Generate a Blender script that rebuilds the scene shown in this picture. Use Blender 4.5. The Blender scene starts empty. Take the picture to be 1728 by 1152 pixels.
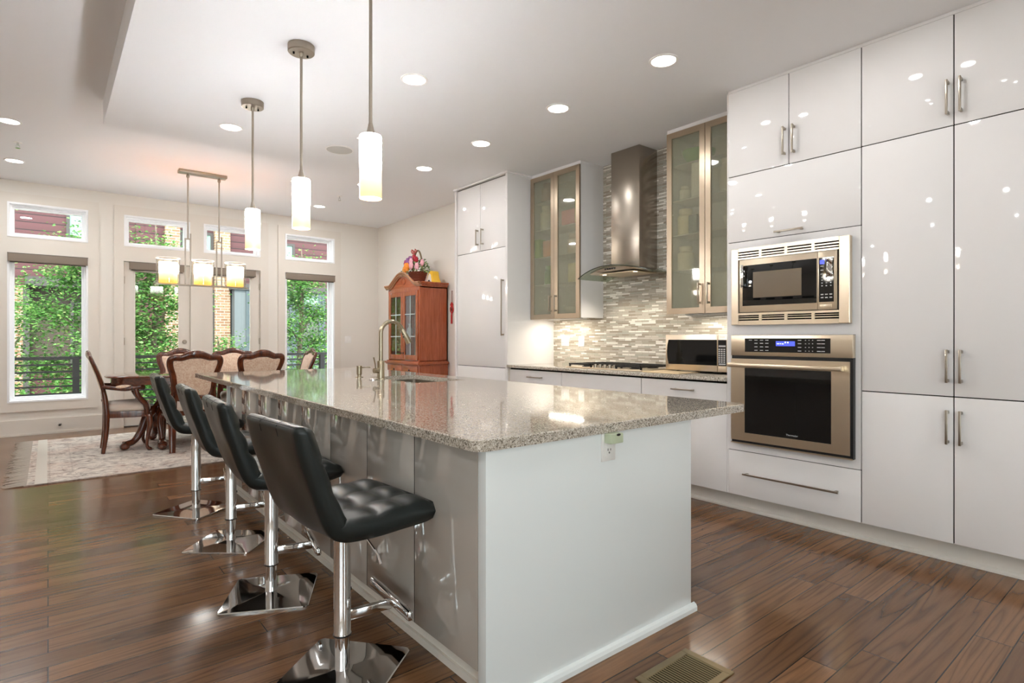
import bpy, bmesh, math, random
from mathutils import Vector, Matrix
PI = math.pi
R = math.radians
scn = bpy.context.scene
COL = scn.collection
# ------------------------------------------------------------------ camera
cam_d = bpy.data.cameras.new('camera')
cam_d.sensor_width = 36.0
cam_d.lens = 962.4 / 1728 * 36
cam_d.shift_y = -6.2 / 1728
cam_d.clip_start = 0.05
cam = bpy.data.objects.new('camera', cam_d)
COL.objects.link(cam)
cam.location = (0, 0, 1.25)
cam.rotation_euler = (R(90), 0, R(-39.13))
scn.camera = cam
# ------------------------------------------------------------------ view, world
scn.view_settings.view_transform = 'Standard'
scn.view_settings.look = 'None'
scn.view_settings.gamma = 1
scn.view_settings.use_curve_mapping = False
scn.view_settings.exposure = EXPOSURE = 0.84
scn.cycles.use_denoising = True
scn.cycles.max_bounces = 10
scn.cycles.diffuse_bounces = 8
scn.cycles.glossy_bounces = 5
scn.cycles.transmission_bounces = 8
scn.cycles.transparent_max_bounces = 10
scn.cycles.caustics_reflective = False
scn.cycles.caustics_refractive = True
scn.cycles.sample_clamp_indirect = 6.0
world = bpy.data.worlds.new('sky')
scn.world = world
world.use_nodes = True
wn = world.node_tree.nodes['Background']
wn.inputs[0].default_value = (0.84, 0.93, 1.0, 1)
wn.inputs[1].default_value = SKY = 3.6
sun_d = bpy.data.lights.new('sun', 'SUN')
sun_d.energy = 4.5
sun_d.angle = R(20)
sun_d.color = (1, .95, .86)
sun = bpy.data.objects.new('sun', sun_d)
COL.objects.link(sun)
sun.rotation_euler = (R(40), R(-14), 0)          # high, from behind the house on to the trees and the houses opposite
sun.location = (0, 0, 12)
P_DOWN = 2.45       # recessed lamps
P_PEND = 2.0        # pendant bulbs
# ------------------------------------------------------------------ materials
def lin(c):
    return tuple(((v / 255) / 12.92 if v / 255 <= .04045 else ((v / 255 + .055) / 1.055) ** 2.4) for v in c)
MATS = {}
def mat(name, col=(200, 200, 200), rough=.5, metal=0, coat=0, spec=.5, trans=0, ior=1.45, emis=None, es=0, sheen=0):
    m = bpy.data.materials.new(name)
    m.use_nodes = True
    b = m.node_tree.nodes['Principled BSDF']
    b.inputs['Base Color'].default_value = (*lin(col), 1)
    b.inputs['Roughness'].default_value = rough
    b.inputs['Metallic'].default_value = metal
    b.inputs['Coat Weight'].default_value = coat
    b.inputs['Coat Roughness'].default_value = .03
    b.inputs['Specular IOR Level'].default_value = spec
    b.inputs['Transmission Weight'].default_value = trans
    b.inputs['IOR'].default_value = ior
    b.inputs['Sheen Weight'].default_value = sheen
    if emis:
        b.inputs['Emission Color'].default_value = (*lin(emis), 1)
        b.inputs['Emission Strength'].default_value = es
    MATS[name] = m
    return m
class NT:
    """small node-tree helper"""
    def __init__(s, m):
        s.t = m.node_tree
        s.b = s.t.nodes.get('Principled BSDF')
    def n(s, typ, **kw):
        x = s.t.nodes.new(typ)
        for k, v in kw.items():
            setattr(x, k, v)
        return x
    def l(s, a, b):
        s.t.links.new(a, b)
    def co(s, scale=(1, 1, 1), kind='Object', rot=(0, 0, 0)):
        c = s.n('ShaderNodeTexCoord')
        mp = s.n('ShaderNodeMapping')
        mp.inputs['Scale'].default_value = scale
        mp.inputs['Rotation'].default_value = rot
        s.l(c.outputs[kind], mp.inputs[0])
        return mp.outputs[0]
    def ramp(s, fac, stops, interp='LINEAR'):
        r = s.n('ShaderNodeValToRGB')
        r.color_ramp.interpolation = interp
        e = r.color_ramp.elements
        while len(e) < len(stops):
            e.new(.5)
        for i, (p, c) in enumerate(stops):
            e[i].position = p
            e[i].color = (*lin(c), 1)
        s.l(fac, r.inputs[0])
        return r.outputs[0]
    def noise(s, vec, scale, detail=3, rough=.5, w=None, dist=0):
        x = s.n('ShaderNodeTexNoise')
        x.inputs['Scale'].default_value = scale
        x.inputs['Detail'].default_value = detail
        x.inputs['Roughness'].default_value = rough
        x.inputs['Distortion'].default_value = dist
        if w is not None:
            x.noise_dimensions = '4D'
            s.l(w, x.inputs['W'])
        s.l(vec, x.inputs['Vector'])
        return x.outputs[0]
    def math(s, op, a, b=None, c=None):
        x = s.n('ShaderNodeMath', operation=op)
        for i, v in enumerate((a, b, c)):
            if v is None: continue
            if isinstance(v, (int, float)): x.inputs[i].default_value = v
            else: s.l(v, x.inputs[i])
        return x.outputs[0]
    def mix(s, fac, a, b, blend='MIX'):
        x = s.n('ShaderNodeMix', data_type='RGBA', blend_type=blend)
        for i, v in ((0, fac), (6, a), (7, b)):
            if isinstance(v, (int, float)): x.inputs[i].default_value = v
            elif isinstance(v, tuple): x.inputs[i].default_value = (*lin(v), 1)
            else: s.l(v, x.inputs[i])
        return x.outputs[2]
    def bump(s, h, strength=.1, dist=.01):
        x = s.n('ShaderNodeBump')
        x.inputs['Strength'].default_value = strength
        x.inputs['Distance'].default_value = dist
        s.l(h, x.inputs['Height'])
        s.l(x.outputs[0], s.b.inputs['Normal'])
    def col(s, c): s.l(c, s.b.inputs['Base Color'])
    def rough(s, c): s.l(c, s.b.inputs['Roughness'])

def wood(name, dark, light, axis='z', rough=.25, coat=.5, scale=1.0):
    m = mat(name, light, rough, coat=coat)
    t = NT(m)
    sc = {'x': (1.2, 14, 14), 'y': (14, 1.2, 14), 'z': (14, 14, 1.2)}[axis]
    v = t.co(tuple(a * scale for a in sc))
    n1 = t.noise(v, 3.0, 4, .6, dist=.6)
    t.col(t.ramp(n1, [(.25, dark), (.75, light)]))
    return m
M = {}
M['wall'] = mat('wall_paint', (231, 226, 218), .85, spec=.2)
M['ceil'] = mat('ceiling_paint', (243, 244, 246), .9, spec=.2)
M['trim'] = mat('trim_paint', (226, 219, 209), .5)
M['vinyl'] = mat('white_vinyl', (246, 246, 247), .35)
M['lacquer'] = mat('white_gloss_lacquer', (236, 233, 231), .045)
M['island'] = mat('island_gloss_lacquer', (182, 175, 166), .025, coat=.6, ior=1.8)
M['endpanel'] = mat('island_end_panel', (233, 237, 236), .2, coat=.3)
M['carcass'] = mat('cabinet_carcass', (225, 222, 216), .5)
M['gap'] = mat('dark_gap', (20, 18, 16), .9, spec=.1)  # near black: shade of seams and recesses in the colour; also dark screws
M['chrome'] = mat('chrome', (225, 225, 225), .05, 1)
M['nickel'] = mat('brushed_nickel', (176, 166, 152), .3, 1)
M['steelf'] = mat('brushed_steel_frame', (190, 172, 150), .3, 1)
M['blackglass'] = mat('black_glass', (10, 10, 10), .04, spec=.6)
M['blackp'] = mat('black_plastic', (22, 22, 22), .4)
M['iron'] = mat('cast_iron', (34, 31, 29), .55)
M['whitep'] = mat('white_plastic', (240, 238, 234), .35)
M['slot'] = mat('outlet_slot', (60, 60, 60), .6)
M['ink'] = mat('keypad_print', (205, 205, 205), .5)
M['blue'] = mat('blue_display', (60, 70, 190), .3, emis=(70, 84, 220), es=.8)
M['lcd'] = mat('display_digits', (225, 235, 255), .3, emis=(225, 235, 255), es=1.0)
M['blind'] = mat('blind_fabric', (138, 125, 112), .8)
M['blindrail'] = mat('blind_valance_cap', (96, 88, 80), .6)
M['lampdisc'] = mat('lamp_diffuser', (255, 255, 255), .5, emis=(255, 250, 240), es=6)
M['rim'] = mat('lamp_trim_ring', (250, 248, 246), .4)
M['grille'] = mat('speaker_grille', (205, 204, 200), .8)
M['red'] = mat('red_cord', (190, 30, 28), .5)
M['brick_mat'] = None

M['steel'] = mat('stainless_steel', (226, 210, 186), .31, 1)
M['hood'] = mat('hood_steel', (166, 156, 144), .27, 1)
M['hoodled'] = mat('hood_lamp_lens', (255, 240, 220), .3, emis=(255, 236, 205), es=2.5)
def m_quartz():
    m = mat('speckled_quartz', (200, 190, 175), .06, coat=.3)
    t = NT(m)
    v = t.co()
    vo = t.n('ShaderNodeTexVoronoi')
    vo.inputs['Scale'].default_value = 230
    t.l(v, vo.inputs[0])
    sp = t.n('ShaderNodeSeparateColor')
    t.l(vo.outputs['Color'], sp.inputs[0])
    c1 = t.ramp(sp.outputs[0], [(0, (66, 58, 50)), (.13, (66, 58, 50)), (.2, (150, 138, 124)), (.5, (184, 174, 160)), (.75, (206, 198, 186)), (1, (230, 226, 218))])
    n2 = t.noise(v, 30, 3)
    c2 = t.mix(t.math('MULTIPLY', n2, .5), c1, (198, 186, 168))
    t.col(c2)
    return m
M['quartz'] = m_quartz()
def m_floor():
    m = mat('dark_oak_planks', (60, 42, 32), .2, spec=.4, coat=.15)
    t = NT(m)
    v = t.co()
    def bricks(c1, c2, mo, ms):
        b = t.n('ShaderNodeTexBrick')
        b.offset = .37
        b.offset_frequency = 2
        b.squash = 1.35
        b.squash_frequency = 3
        b.inputs['Scale'].default_value = 1
        b.inputs['Brick Width'].default_value = 1.15
        b.inputs['Row Height'].default_value = .127
        b.inputs['Mortar Size'].default_value = ms
        b.inputs['Mortar Smooth'].default_value = .2
        b.inputs['Color1'].default_value = (*c1, 1)
        b.inputs['Color2'].default_value = (*c2, 1)
        b.inputs['Mortar'].default_value = (*mo, 1)
        t.l(v, b.inputs[0])
        return b
    rnd = bricks((0, 0, 0), (1, 1, 1), (.5, .5, .5), 0)
    w = t.math('MULTIPLY', rnd.outputs[0], 37.0)
    vs = t.n('ShaderNodeMapping')
    vs.inputs['Scale'].default_value = (.5, 8.0, 1)
    t.l(v, vs.inputs[0])
    n1 = t.noise(vs.outputs[0], 1.0, 2, .45, w=w, dist=.35)
    rings = t.math('PINGPONG', t.math('MULTIPLY', n1, 11.0), .5)
    line = t.ramp(rings, [(.0, (255, 255, 255)), (.16, (150, 150, 150)), (.38, (0, 0, 0))])
    v3 = t.n('ShaderNodeMapping')
    v3.inputs['Scale'].default_value = (6, 110, 1)
    t.l(v, v3.inputs[0])
    pores = t.noise(v3.outputs[0], 1.0, 3, .6, w=w)
    base = t.ramp(rnd.outputs[0], [(0, (108, 75, 50)), (.5, (126, 89, 60)), (1, (146, 105, 72))])
    c = t.mix(t.math('MULTIPLY', line, .5), base, (40, 26, 18))
    c = t.mix(t.ramp(pores, [(.42, (0, 0, 0)), (.62, (115, 115, 115))]), c, (52, 36, 26))
    mort = bricks((1, 1, 1), (1, 1, 1), (0, 0, 0), .0024)
    c = t.mix(mort.outputs[1], c, (20, 14, 11))
    t.col(c)
    n4 = t.noise(v, 2.2, 3)
    t.rough(t.math('MULTIPLY_ADD', n4, .12, .16))
    t.b.inputs['Coat Roughness'].default_value = .09
    t.bump(t.math('SUBTRACT', 1.0, mort.outputs[1]), .15, .001)
    return m
M['floor'] = m_floor()
def m_tile():
    m = mat('glass_mosaic_tile', (200, 190, 175), .25)
    t = NT(m)
    v = t.co(rot=(0, R(90), 0))
    tc = t.n('ShaderNodeTexCoord')
    sx = t.n('ShaderNodeSeparateXYZ')
    t.l(tc.outputs['Object'], sx.inputs[0])
    cx = t.n('ShaderNodeCombineXYZ')
    t.l(sx.outputs[1], cx.inputs[0])
    t.l(sx.outputs[2], cx.inputs[1])
    b = t.n('ShaderNodeTexBrick')
    b.offset = .43
    b.offset_frequency = 2
    b.squash = 1.9
    b.squash_frequency = 3
    b.inputs['Scale'].default_value = 1
    b.inputs['Brick Width'].default_value = .082
    b.inputs['Row Height'].default_value = .0165
    b.inputs['Mortar Size'].default_value = .0012
    b.inputs['Color1'].default_value = (0, 0, 0, 1)
    b.inputs['Color2'].default_value = (1, 1, 1, 1)
    b.inputs['Mortar'].default_value = (.5, .5, .5, 1)
    t.l(cx.outputs[0], b.inputs[0])
    c = t.ramp(b.outputs[0], [(0, (178, 168, 152)), (.2, (196, 188, 174)), (.4, (164, 153, 137)), (.55, (206, 198, 185)), (.7, (240, 235, 225)), (.88, (186, 182, 168))], 'CONSTANT')
    t.col(t.mix(b.outputs[1], c, (150, 140, 125)))
    t.rough(t.ramp(b.outputs[0], [(0, (30, 30, 30)), (.5, (120, 120, 120)), (.7, (150, 150, 150)), (.9, (20, 20, 20))], 'CONSTANT'))
    t.bump(t.math('SUBTRACT', 1.0, b.outputs[1]), .35, .002)
    return m
M['tile'] = m_tile()
def m_leather():
    m = mat('dark_leather', (31, 36, 35), .34, spec=.45)
    t = NT(m)
    v = t.co()
    t.bump(t.noise(v, 420, 2), .12, .001)
    t.rough(t.math('MULTIPLY_ADD', t.noise(v, 9, 2), .12, .28))
    return m
M['leather'] = m_leather()
M['stitch'] = mat('leather_seam_piping', (26, 29, 29), .5)
M['mahog'] = wood('mahogany_gloss', (48, 22, 13), (112, 54, 29), 'z', .2, .6)
M['mahogtop'] = wood('mahogany_table_top', (58, 26, 15), (124, 60, 33), 'x', .12, .9)
M['cherry'] = wood('cherry_gloss', (142, 66, 34), (186, 98, 56), 'z', .18, .7)
M['cherrylow'] = wood('cherry_gloss_cross', (150, 72, 40), (192, 104, 62), 'y', .18, .7)
def m_damask():
    m = mat('cream_damask', (226, 198, 172), .7, sheen=.3)
    t = NT(m)
    v = t.co((26, 26, 26))
    n = t.noise(v, 1.0, 3, .6, dist=2.0)
    t.col(t.ramp(n, [(.4, (216, 180, 152)), (.6, (236, 214, 192))]))
    return m
M['damask'] = m_damask()
M['seatfab'] = mat('pale_seat_fabric', (222, 206, 192), .7, sheen=.3)
def m_rug():
    m = mat('faded_oriental_rug', (200, 190, 180), .95, spec=.1)
    t = NT(m)
    v = t.co()
    sx = t.n('ShaderNodeSeparateXYZ')
    t.l(v, sx.inputs[0])
    # rug lies with its centre on the object origin: half sizes 1.73 x 1.33
    dx = t.math('SUBTRACT', 1.73, t.math('ABSOLUTE', sx.outputs[0]))
    dy = t.math('SUBTRACT', 1.33, t.math('ABSOLUTE', sx.outputs[1]))
    d = t.math('MINIMUM', dx, dy)
    n1 = t.noise(v, 9, 6, .75, dist=1.2)
    n2 = t.noise(v, 1.3, 3, .6)
    vo = t.n('ShaderNodeTexVoronoi')
    vo.inputs['Scale'].default_value = 15
    t.l(v, vo.inputs[0])
    c = t.ramp(n1, [(.32, (124, 114, 108)), (.45, (190, 180, 171)), (.58, (226, 218, 207)), (.72, (180, 161, 149))])
    c = t.mix(t.ramp(n2, [(.47, (0, 0, 0)), (.64, (140, 140, 140))]), c, (186, 122, 92))
    c = t.mix(t.ramp(vo.outputs['Distance'], [(.0, (110, 110, 110)), (.35, (0, 0, 0))]), c, (126, 112, 108))
    band = t.ramp(d, [(0, (255, 255, 255)), (.02, (70, 70, 70)), (.16, (20, 20, 20)), (.17, (190, 190, 190)), (.18, (30, 30, 30)), (.33, (20, 20, 20)), (.34, (170, 170, 170)), (.352, (0, 0, 0))])
    c = t.mix(t.math('MULTIPLY', band, .55), c, (116, 96, 88))
    t.col(c)
    t.bump(n1, .5, .006)
    return m
M['rug'] = m_rug()
M['rugfringe'] = mat('rug_fringe', (178, 168, 156), .95, spec=.1)
M['rugcream'] = mat('rug_flatweave_end', (208, 201, 190), .95, spec=.1)
def m_thin_glass(name, tint=(255, 255, 255), rough=0.0, f0=.022):
    """clear pane: transparent with a Fresnel mirror on top"""
    m = bpy.data.materials.new(name)
    m.use_nodes = True
    t = m.node_tree
    t.nodes.clear()
    o = t.nodes.new('ShaderNodeOutputMaterial')
    mx = t.nodes.new('ShaderNodeMixShader')
    tr = t.nodes.new('ShaderNodeBsdfTransparent')
    gl = t.nodes.new('ShaderNodeBsdfGlossy')
    fr = t.nodes.new('ShaderNodeLayerWeight')
    pw = t.nodes.new('ShaderNodeMath'); pw.operation = 'POWER'; pw.inputs[1].default_value = 5
    ma = t.nodes.new('ShaderNodeMath'); ma.operation = 'MULTIPLY_ADD'; ma.inputs[1].default_value = .9; ma.inputs[2].default_value = f0
    tr.inputs[0].default_value = (*lin(tint), 1)
    gl.inputs['Roughness'].default_value = rough
    fr.inputs[0].default_value = .5
    t.links.new(fr.outputs['Facing'], pw.inputs[0]); t.links.new(pw.outputs[0], ma.inputs[0])
    t.links.new(ma.outputs[0], mx.inputs[0])
    t.links.new(tr.outputs[0], mx.inputs[1])
    t.links.new(gl.outputs[0], mx.inputs[2])
    t.links.new(mx.outputs[0], o.inputs[0])
    return m
M['glass'] = m_thin_glass('clear_window_glass', (250, 252, 250))
M['hoodglass'] = m_thin_glass('hood_glass', (226, 232, 220))
M['cupglass'] = m_thin_glass('lamp_outer_glass', (252, 250, 246), f0=.06)
M['caseglass'] = m_thin_glass('display_case_glass', (244, 247, 246), f0=.12)
def m_frost():
    m = bpy.data.materials.new('frosted_glass')
    m.use_nodes = True
    t = m.node_tree
    t.nodes.clear()
    N = t.nodes.new
    o = N('ShaderNodeOutputMaterial')
    rf = N('ShaderNodeBsdfRefraction')
    rf.inputs['Color'].default_value = (*lin((248, 247, 236)), 1)
    rf.inputs['Roughness'].default_value = .2
    rf.inputs['IOR'].default_value = 1.18
    df = N('ShaderNodeBsdfDiffuse')
    df.inputs[0].default_value = (*lin((206, 206, 188)), 1)
    m1 = N('ShaderNodeMixShader')
    m1.inputs[0].default_value = .24
    gl = N('ShaderNodeBsdfGlossy')
    gl.inputs['Roughness'].default_value = .03
    fr = N('ShaderNodeLayerWeight')
    fr.inputs[0].default_value = .5
    pw = N('ShaderNodeMath'); pw.operation = 'POWER'; pw.inputs[1].default_value = 5
    ma = N('ShaderNodeMath'); ma.operation = 'MULTIPLY_ADD'; ma.inputs[1].default_value = .9; ma.inputs[2].default_value = .045
    tp = N('ShaderNodeBsdfTransparent')
    m0 = N('ShaderNodeMixShader'); m0.inputs[0].default_value = .0
    m2 = N('ShaderNodeMixShader')
    L = t.links.new
    L(rf.outputs[0], m0.inputs[1]); L(tp.outputs[0], m0.inputs[2]); L(m0.outputs[0], m1.inputs[1]); L(df.outputs[0], m1.inputs[2])
    L(fr.outputs['Facing'], pw.inputs[0]); L(pw.outputs[0], ma.inputs[0]); L(ma.outputs[0], m2.inputs[0]); L(m1.outputs[0], m2.inputs[1]); L(gl.outputs[0], m2.inputs[2])
    L(m2.outputs[0], o.inputs[0])
    return m
M['frost'] = m_frost()
def m_shade(name, z0, z1, bot, top, e0, e1):
    """opal glass lamp shade, amber-dipped at its foot, the bulb inside lighting its upper part most"""
    m = mat(name, (255, 250, 235), .3, spec=.5)
    t = NT(m)
    v = t.co()
    sx = t.n('ShaderNodeSeparateXYZ')
    t.l(v, sx.inputs[0])
    f = t.n('ShaderNodeMapRange')
    f.inputs['From Min'].default_value = z0
    f.inputs['From Max'].default_value = z1
    t.l(sx.outputs[2], f.inputs[0])
    c = t.ramp(f.outputs[0], [(0, bot), (.06, bot), (.62, top), (1, top)])
    t.col(c)
    t.l(c, t.b.inputs['Emission Color'])
    g = t.n('ShaderNodeMapRange')
    g.inputs['From Min'].default_value = .45
    g.inputs['From Max'].default_value = .8
    g.inputs['To Min'].default_value = e0
    g.inputs['To Max'].default_value = e1
    t.l(f.outputs[0], g.inputs[0])
    t.l(g.outputs[0], t.b.inputs['Emission Strength'])
    return m
def m_leaf(name, a, b):
    m = mat(name, a, .5, spec=.4)
    t = NT(m)
    g = t.n('ShaderNodeNewGeometry')
    c = t.ramp(g.outputs['Random Per Island'], [(0, a), (.5, b), (.85, tuple(min(255, x + 34) for x in b)), (1, (178, 206, 118))])
    t.col(c)
    # leaves let light through
    tl = t.n('ShaderNodeBsdfTranslucent')
    t.l(c, tl.inputs[0])
    mx = t.n('ShaderNodeMixShader')
    mx.inputs[0].default_value = .4
    o = t.t.nodes['Material Output']
    t.l(t.b.outputs[0], mx.inputs[1]); t.l(tl.outputs[0], mx.inputs[2]); t.l(mx.outputs[0], o.inputs[0])
    return m
M['leaf'] = m_leaf('maple_leaves', (42, 84, 34), (88, 138, 62))
M['bark'] = mat('tree_bark', (112, 98, 86), .9)
def m_siding():
    m = mat('maroon_lap_siding', (112, 62, 60), .6)
    t = NT(m)
    v = t.co()
    sx = t.n('ShaderNodeSeparateXYZ')
    t.l(v, sx.inputs[0])
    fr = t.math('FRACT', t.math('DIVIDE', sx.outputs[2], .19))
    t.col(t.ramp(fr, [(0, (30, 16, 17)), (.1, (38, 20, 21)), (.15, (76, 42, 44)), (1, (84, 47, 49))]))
    t.bump(fr, .5, .02)
    return m
M['siding'] = m_siding()
def m_bricks():
    m = mat('tan_brickwork', (200, 170, 140), .85)
    t = NT(m)
    tc = t.n('ShaderNodeTexCoord')
    sx = t.n('ShaderNodeSeparateXYZ')
    t.l(tc.outputs['Object'], sx.inputs[0])
    cx = t.n('ShaderNodeCombineXYZ')
    t.l(sx.outputs[0], cx.inputs[0])
    t.l(sx.outputs[2], cx.inputs[1])
    b = t.n('ShaderNodeTexBrick')
    b.inputs['Scale'].default_value = 1
    b.inputs['Brick Width'].default_value = .2
    b.inputs['Row Height'].default_value = .075
    b.inputs['Mortar Size'].default_value = .008
    b.inputs['Color1'].default_value = (*lin((150, 120, 94)), 1)
    b.inputs['Color2'].default_value = (*lin((124, 90, 68)), 1)
    b.inputs['Mortar'].default_value = (*lin((172, 162, 146)), 1)
    t.l(cx.outputs[0], b.inputs[0])
    t.col(b.outputs[0])
    return m
M['bricks'] = m_bricks()
M['bay'] = mat('blue_grey_panel', (92, 98, 100), .6)
M['baytrim'] = mat('blue_grey_trim', (68, 78, 82), .6)
M['darktrim'] = mat('dark_grey_eave', (66, 62, 60), .7)
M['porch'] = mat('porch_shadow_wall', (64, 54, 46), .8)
M['outglass'] = mat('house_window_glass', (122, 150, 134), .08, spec=.4)
M['rail'] = mat('railing_black_steel', (26, 23, 23), .5)
M['deck'] = mat('grey_deck_boards', (196, 196, 196), .8)
M['ground'] = mat('street_paving', (150, 148, 144), .9)
M['brass'] = mat('bronze_vent_metal', (150, 134, 104), .35, .85)
M['wicker'] = mat('wicker', (136, 66, 40), .6)
M['wicker2'] = mat('wicker_handle', (132, 112, 84), .6)
# ------------------------------------------------------------------ mesh builder
W = {}
class MB:
    def __init__(s):
        s.bm = bmesh.new()
    def box(s, x0, x1, y0, y1, z0, z1, bev=0, seg=2):
        vs = [s.bm.verts.new(p) for p in ((x0, y0, z0), (x1, y0, z0), (x1, y1, z0), (x0, y1, z0), (x0, y0, z1), (x1, y0, z1), (x1, y1, z1), (x0, y1, z1))]
        fs = [s.bm.faces.new([vs[i] for i in f]) for f in ((0, 3, 2, 1), (4, 5, 6, 7), (0, 1, 5, 4), (1, 2, 6, 5), (2, 3, 7, 6), (3, 0, 4, 7))]
        if bev:
            es = {e for f in fs for e in f.edges}
            bmesh.ops.bevel(s.bm, geom=list(es), offset=bev, segments=seg, affect='EDGES', profile=.5)
        return s
    def quad(s, *pts):
        s.bm.faces.new([s.bm.verts.new(p) for p in pts])
        return s
    def prism(s, pts, axis, lo, hi, bev=0, seg=2):
        """outline in the plane across `axis`, extruded from lo to hi"""
        def p3(a, b, h):
            return {'x': (h, a, b), 'y': (a, h, b), 'z': (a, b, h)}[axis]
        n = len(pts)
        A = [s.bm.verts.new(p3(a, b, lo)) for a, b in pts]
        B = [s.bm.verts.new(p3(a, b, hi)) for a, b in pts]
        fs = [s.bm.faces.new(A[::-1]), s.bm.faces.new(B)]
        for i in range(n):
            fs.append(s.bm.faces.new((A[i], A[(i + 1) % n], B[(i + 1) % n], B[i])))
        if bev:
            es = set(fs[0].edges) | set(fs[1].edges)
            bmesh.ops.bevel(s.bm, geom=list(es), offset=bev, segments=seg, affect='EDGES', profile=.5)
        return s
    def tube(s, pts, r, seg=10, closed=False, cap=True, flat=1.0, up=None):
        pts = [Vector(p) for p in pts]
        n = len(pts)
        rr = r if isinstance(r, (list, tuple)) else [r] * n
        T = []
        for i in range(n):
            a = pts[(i - 1) % n] if (closed or i > 0) else pts[i]
            b = pts[(i + 1) % n] if (closed or i < n - 1) else pts[i]
            T.append((b - a).normalized())
        u = Vector(up) if up else (Vector((0, 0, 1)) if abs(T[0].z) < .9 else Vector((1, 0, 0)))
        rings = []
        for i in range(n):
            u0 = Vector(up) if up else u
            u = (u0 - T[i] * u0.dot(T[i])).normalized()
            v = T[i].cross(u)
            rings.append([s.bm.verts.new(pts[i] + (u * math.cos(2 * PI * k / seg) * flat + v * math.sin(2 * PI * k / seg)) * rr[i]) for k in range(seg)])
        for i in range(n if closed else n - 1):
            A, B = rings[i], rings[(i + 1) % n]
            for k in range(seg):
                s.bm.faces.new((A[k], A[(k + 1) % seg], B[(k + 1) % seg], B[k]))
        if cap and not closed:
            s.bm.faces.new(rings[0][::-1])
            s.bm.faces.new(rings[-1])
        return s
    def cyl(s, p0, p1, r0, r1=None, seg=20):
        return s.tube([p0, p1], [r0, r0 if r1 is None else r1], seg)
    def lathe(s, prof, c=(0, 0, 0), seg=24, axis='z', caps=True):
        rings = []
        for r, h in prof:
            ring = []
            for k in range(seg):
                a = 2 * PI * k / seg
                x, y = r * math.cos(a), r * math.sin(a)
                p = {'z': (x, y, h), 'x': (h, x, y), 'y': (y, h, x)}[axis]
                ring.append(s.bm.verts.new((c[0] + p[0], c[1] + p[1], c[2] + p[2])))
            rings.append(ring)
        for A, B in zip(rings, rings[1:]):
            for k in range(seg):
                s.bm.faces.new((A[k], A[(k + 1) % seg], B[(k + 1) % seg], B[k]))
        if caps:
            s.bm.faces.new(rings[0][::-1])
            s.bm.faces.new(rings[-1])
        return s
    def ell(s, c, r, nu=14, nv=9):
        prof = [(math.sin(PI * (i + .02) / (nv + .04)), -math.cos(PI * (i + .02) / (nv + .04))) for i in range(nv + 1)]
        st = len(s.bm.verts)
        q = MB()
        q.lathe(prof, (0, 0, 0), nu)
        m = {}
        for v in q.bm.verts:
            m[v] = s.bm.verts.new((c[0] + v.co.x * r[0], c[1] + v.co.y * r[1], c[2] + v.co.z * r[2]))
        for f in q.bm.faces:
            s.bm.faces.new([m[v] for v in f.verts])
        q.bm.free()
        return s
    def grid(s, fn, nu, nv, cu=False, cv=False):
        V = [[s.bm.verts.new(fn(i / (nu if cu else nu - 1), j / (nv if cv else nv - 1))) for j in range(nv)] for i in range(nu)]
        for i in range(nu if cu else nu - 1):
            for j in range(nv if cv else nv - 1):
                s.bm.faces.new((V[i][j], V[(i + 1) % nu][j], V[(i + 1) % nu][(j + 1) % nv], V[i][(j + 1) % nv]))
        return V
    def move(s, mtx):
        s.bm.transform(mtx)
        return s
    def build(s, name, m, parent=None, smooth=True, ang=40, kind=None, local=False):
        me = bpy.data.meshes.new(name)
        bmesh.ops.recalc_face_normals(s.bm, faces=s.bm.faces)
        if parent is not None and not local:
            w = W.get(parent.name, Vector((0, 0, 0)))
            s.bm.transform(Matrix.Translation(-w))
        s.bm.to_mesh(me)
        s.bm.free()
        if smooth:
            for p in me.polygons: p.use_smooth = True
            me.set_sharp_from_angle(angle=R(ang))
        for x in (m if isinstance(m, (list, tuple)) else [m]):
            me.materials.append(x)
        o = bpy.data.objects.new(name, me)
        COL.objects.link(o)
        if parent is not None:
            o.parent = parent
            W[o.name] = W.get(parent.name, Vector((0, 0, 0)))
        else:
            W[o.name] = Vector((0, 0, 0))
        if kind: o['kind'] = kind
        return o
def tag(o, label, cat, group=None):
    o['label'] = label
    o['category'] = cat
    if group: o['group'] = group
    return o
def thing(name, label, cat, loc=(0, 0, 0), group=None):
    o = bpy.data.objects.new(name, None)
    o.empty_display_size = .05
    COL.objects.link(o)
    o.location = loc
    W[o.name] = Vector(loc)
    return tag(o, label, cat, group)
def solid(mb, name, m, label, cat, group=None, base=None, **kw):
    """a thing that is one mesh, its origin at its base"""
    bm = mb.bm
    if base is None:
        xs = [v.co for v in bm.verts]
        base = ((min(p.x for p in xs) + max(p.x for p in xs)) / 2, (min(p.y for p in xs) + max(p.y for p in xs)) / 2, min(p.z for p in xs))
    bm.transform(Matrix.Translation(-Vector(base)))
    o = mb.build(name, m, **kw)
    o.location = base
    W[o.name] = Vector(base)
    return tag(o, label, cat, group)
def struct(mb, name, m, **kw):
    return mb.build(name, m, kind='structure', **kw)
def dup(root, loc=None, rotz=None, label=None):
    c = root.copy()
    COL.objects.link(c)
    if loc is not None: c.location = loc
    if rotz is not None: c.rotation_euler = (0, 0, rotz)
    if label: c['label'] = label
    for ch in list(root.children):
        d = ch.copy()
        COL.objects.link(d)
        d.parent = c
        for g in list(ch.children):
            e = g.copy()
            COL.objects.link(e)
            e.parent = d
    return c
def lamp(name, typ, loc, power, parent=None, color=(1, .95, .88), **kw):
    d = bpy.data.lights.new(name, typ)
    d.energy = power
    d.color = color
    for k, v in kw.items(): setattr(d, k, v)
    o = bpy.data.objects.new(name, d)
    COL.objects.link(o)
    o.location = Vector(loc) - (W.get(parent.name, Vector((0, 0, 0))) if parent else Vector((0, 0, 0)))
    if parent: o.parent = parent
    return o
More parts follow.
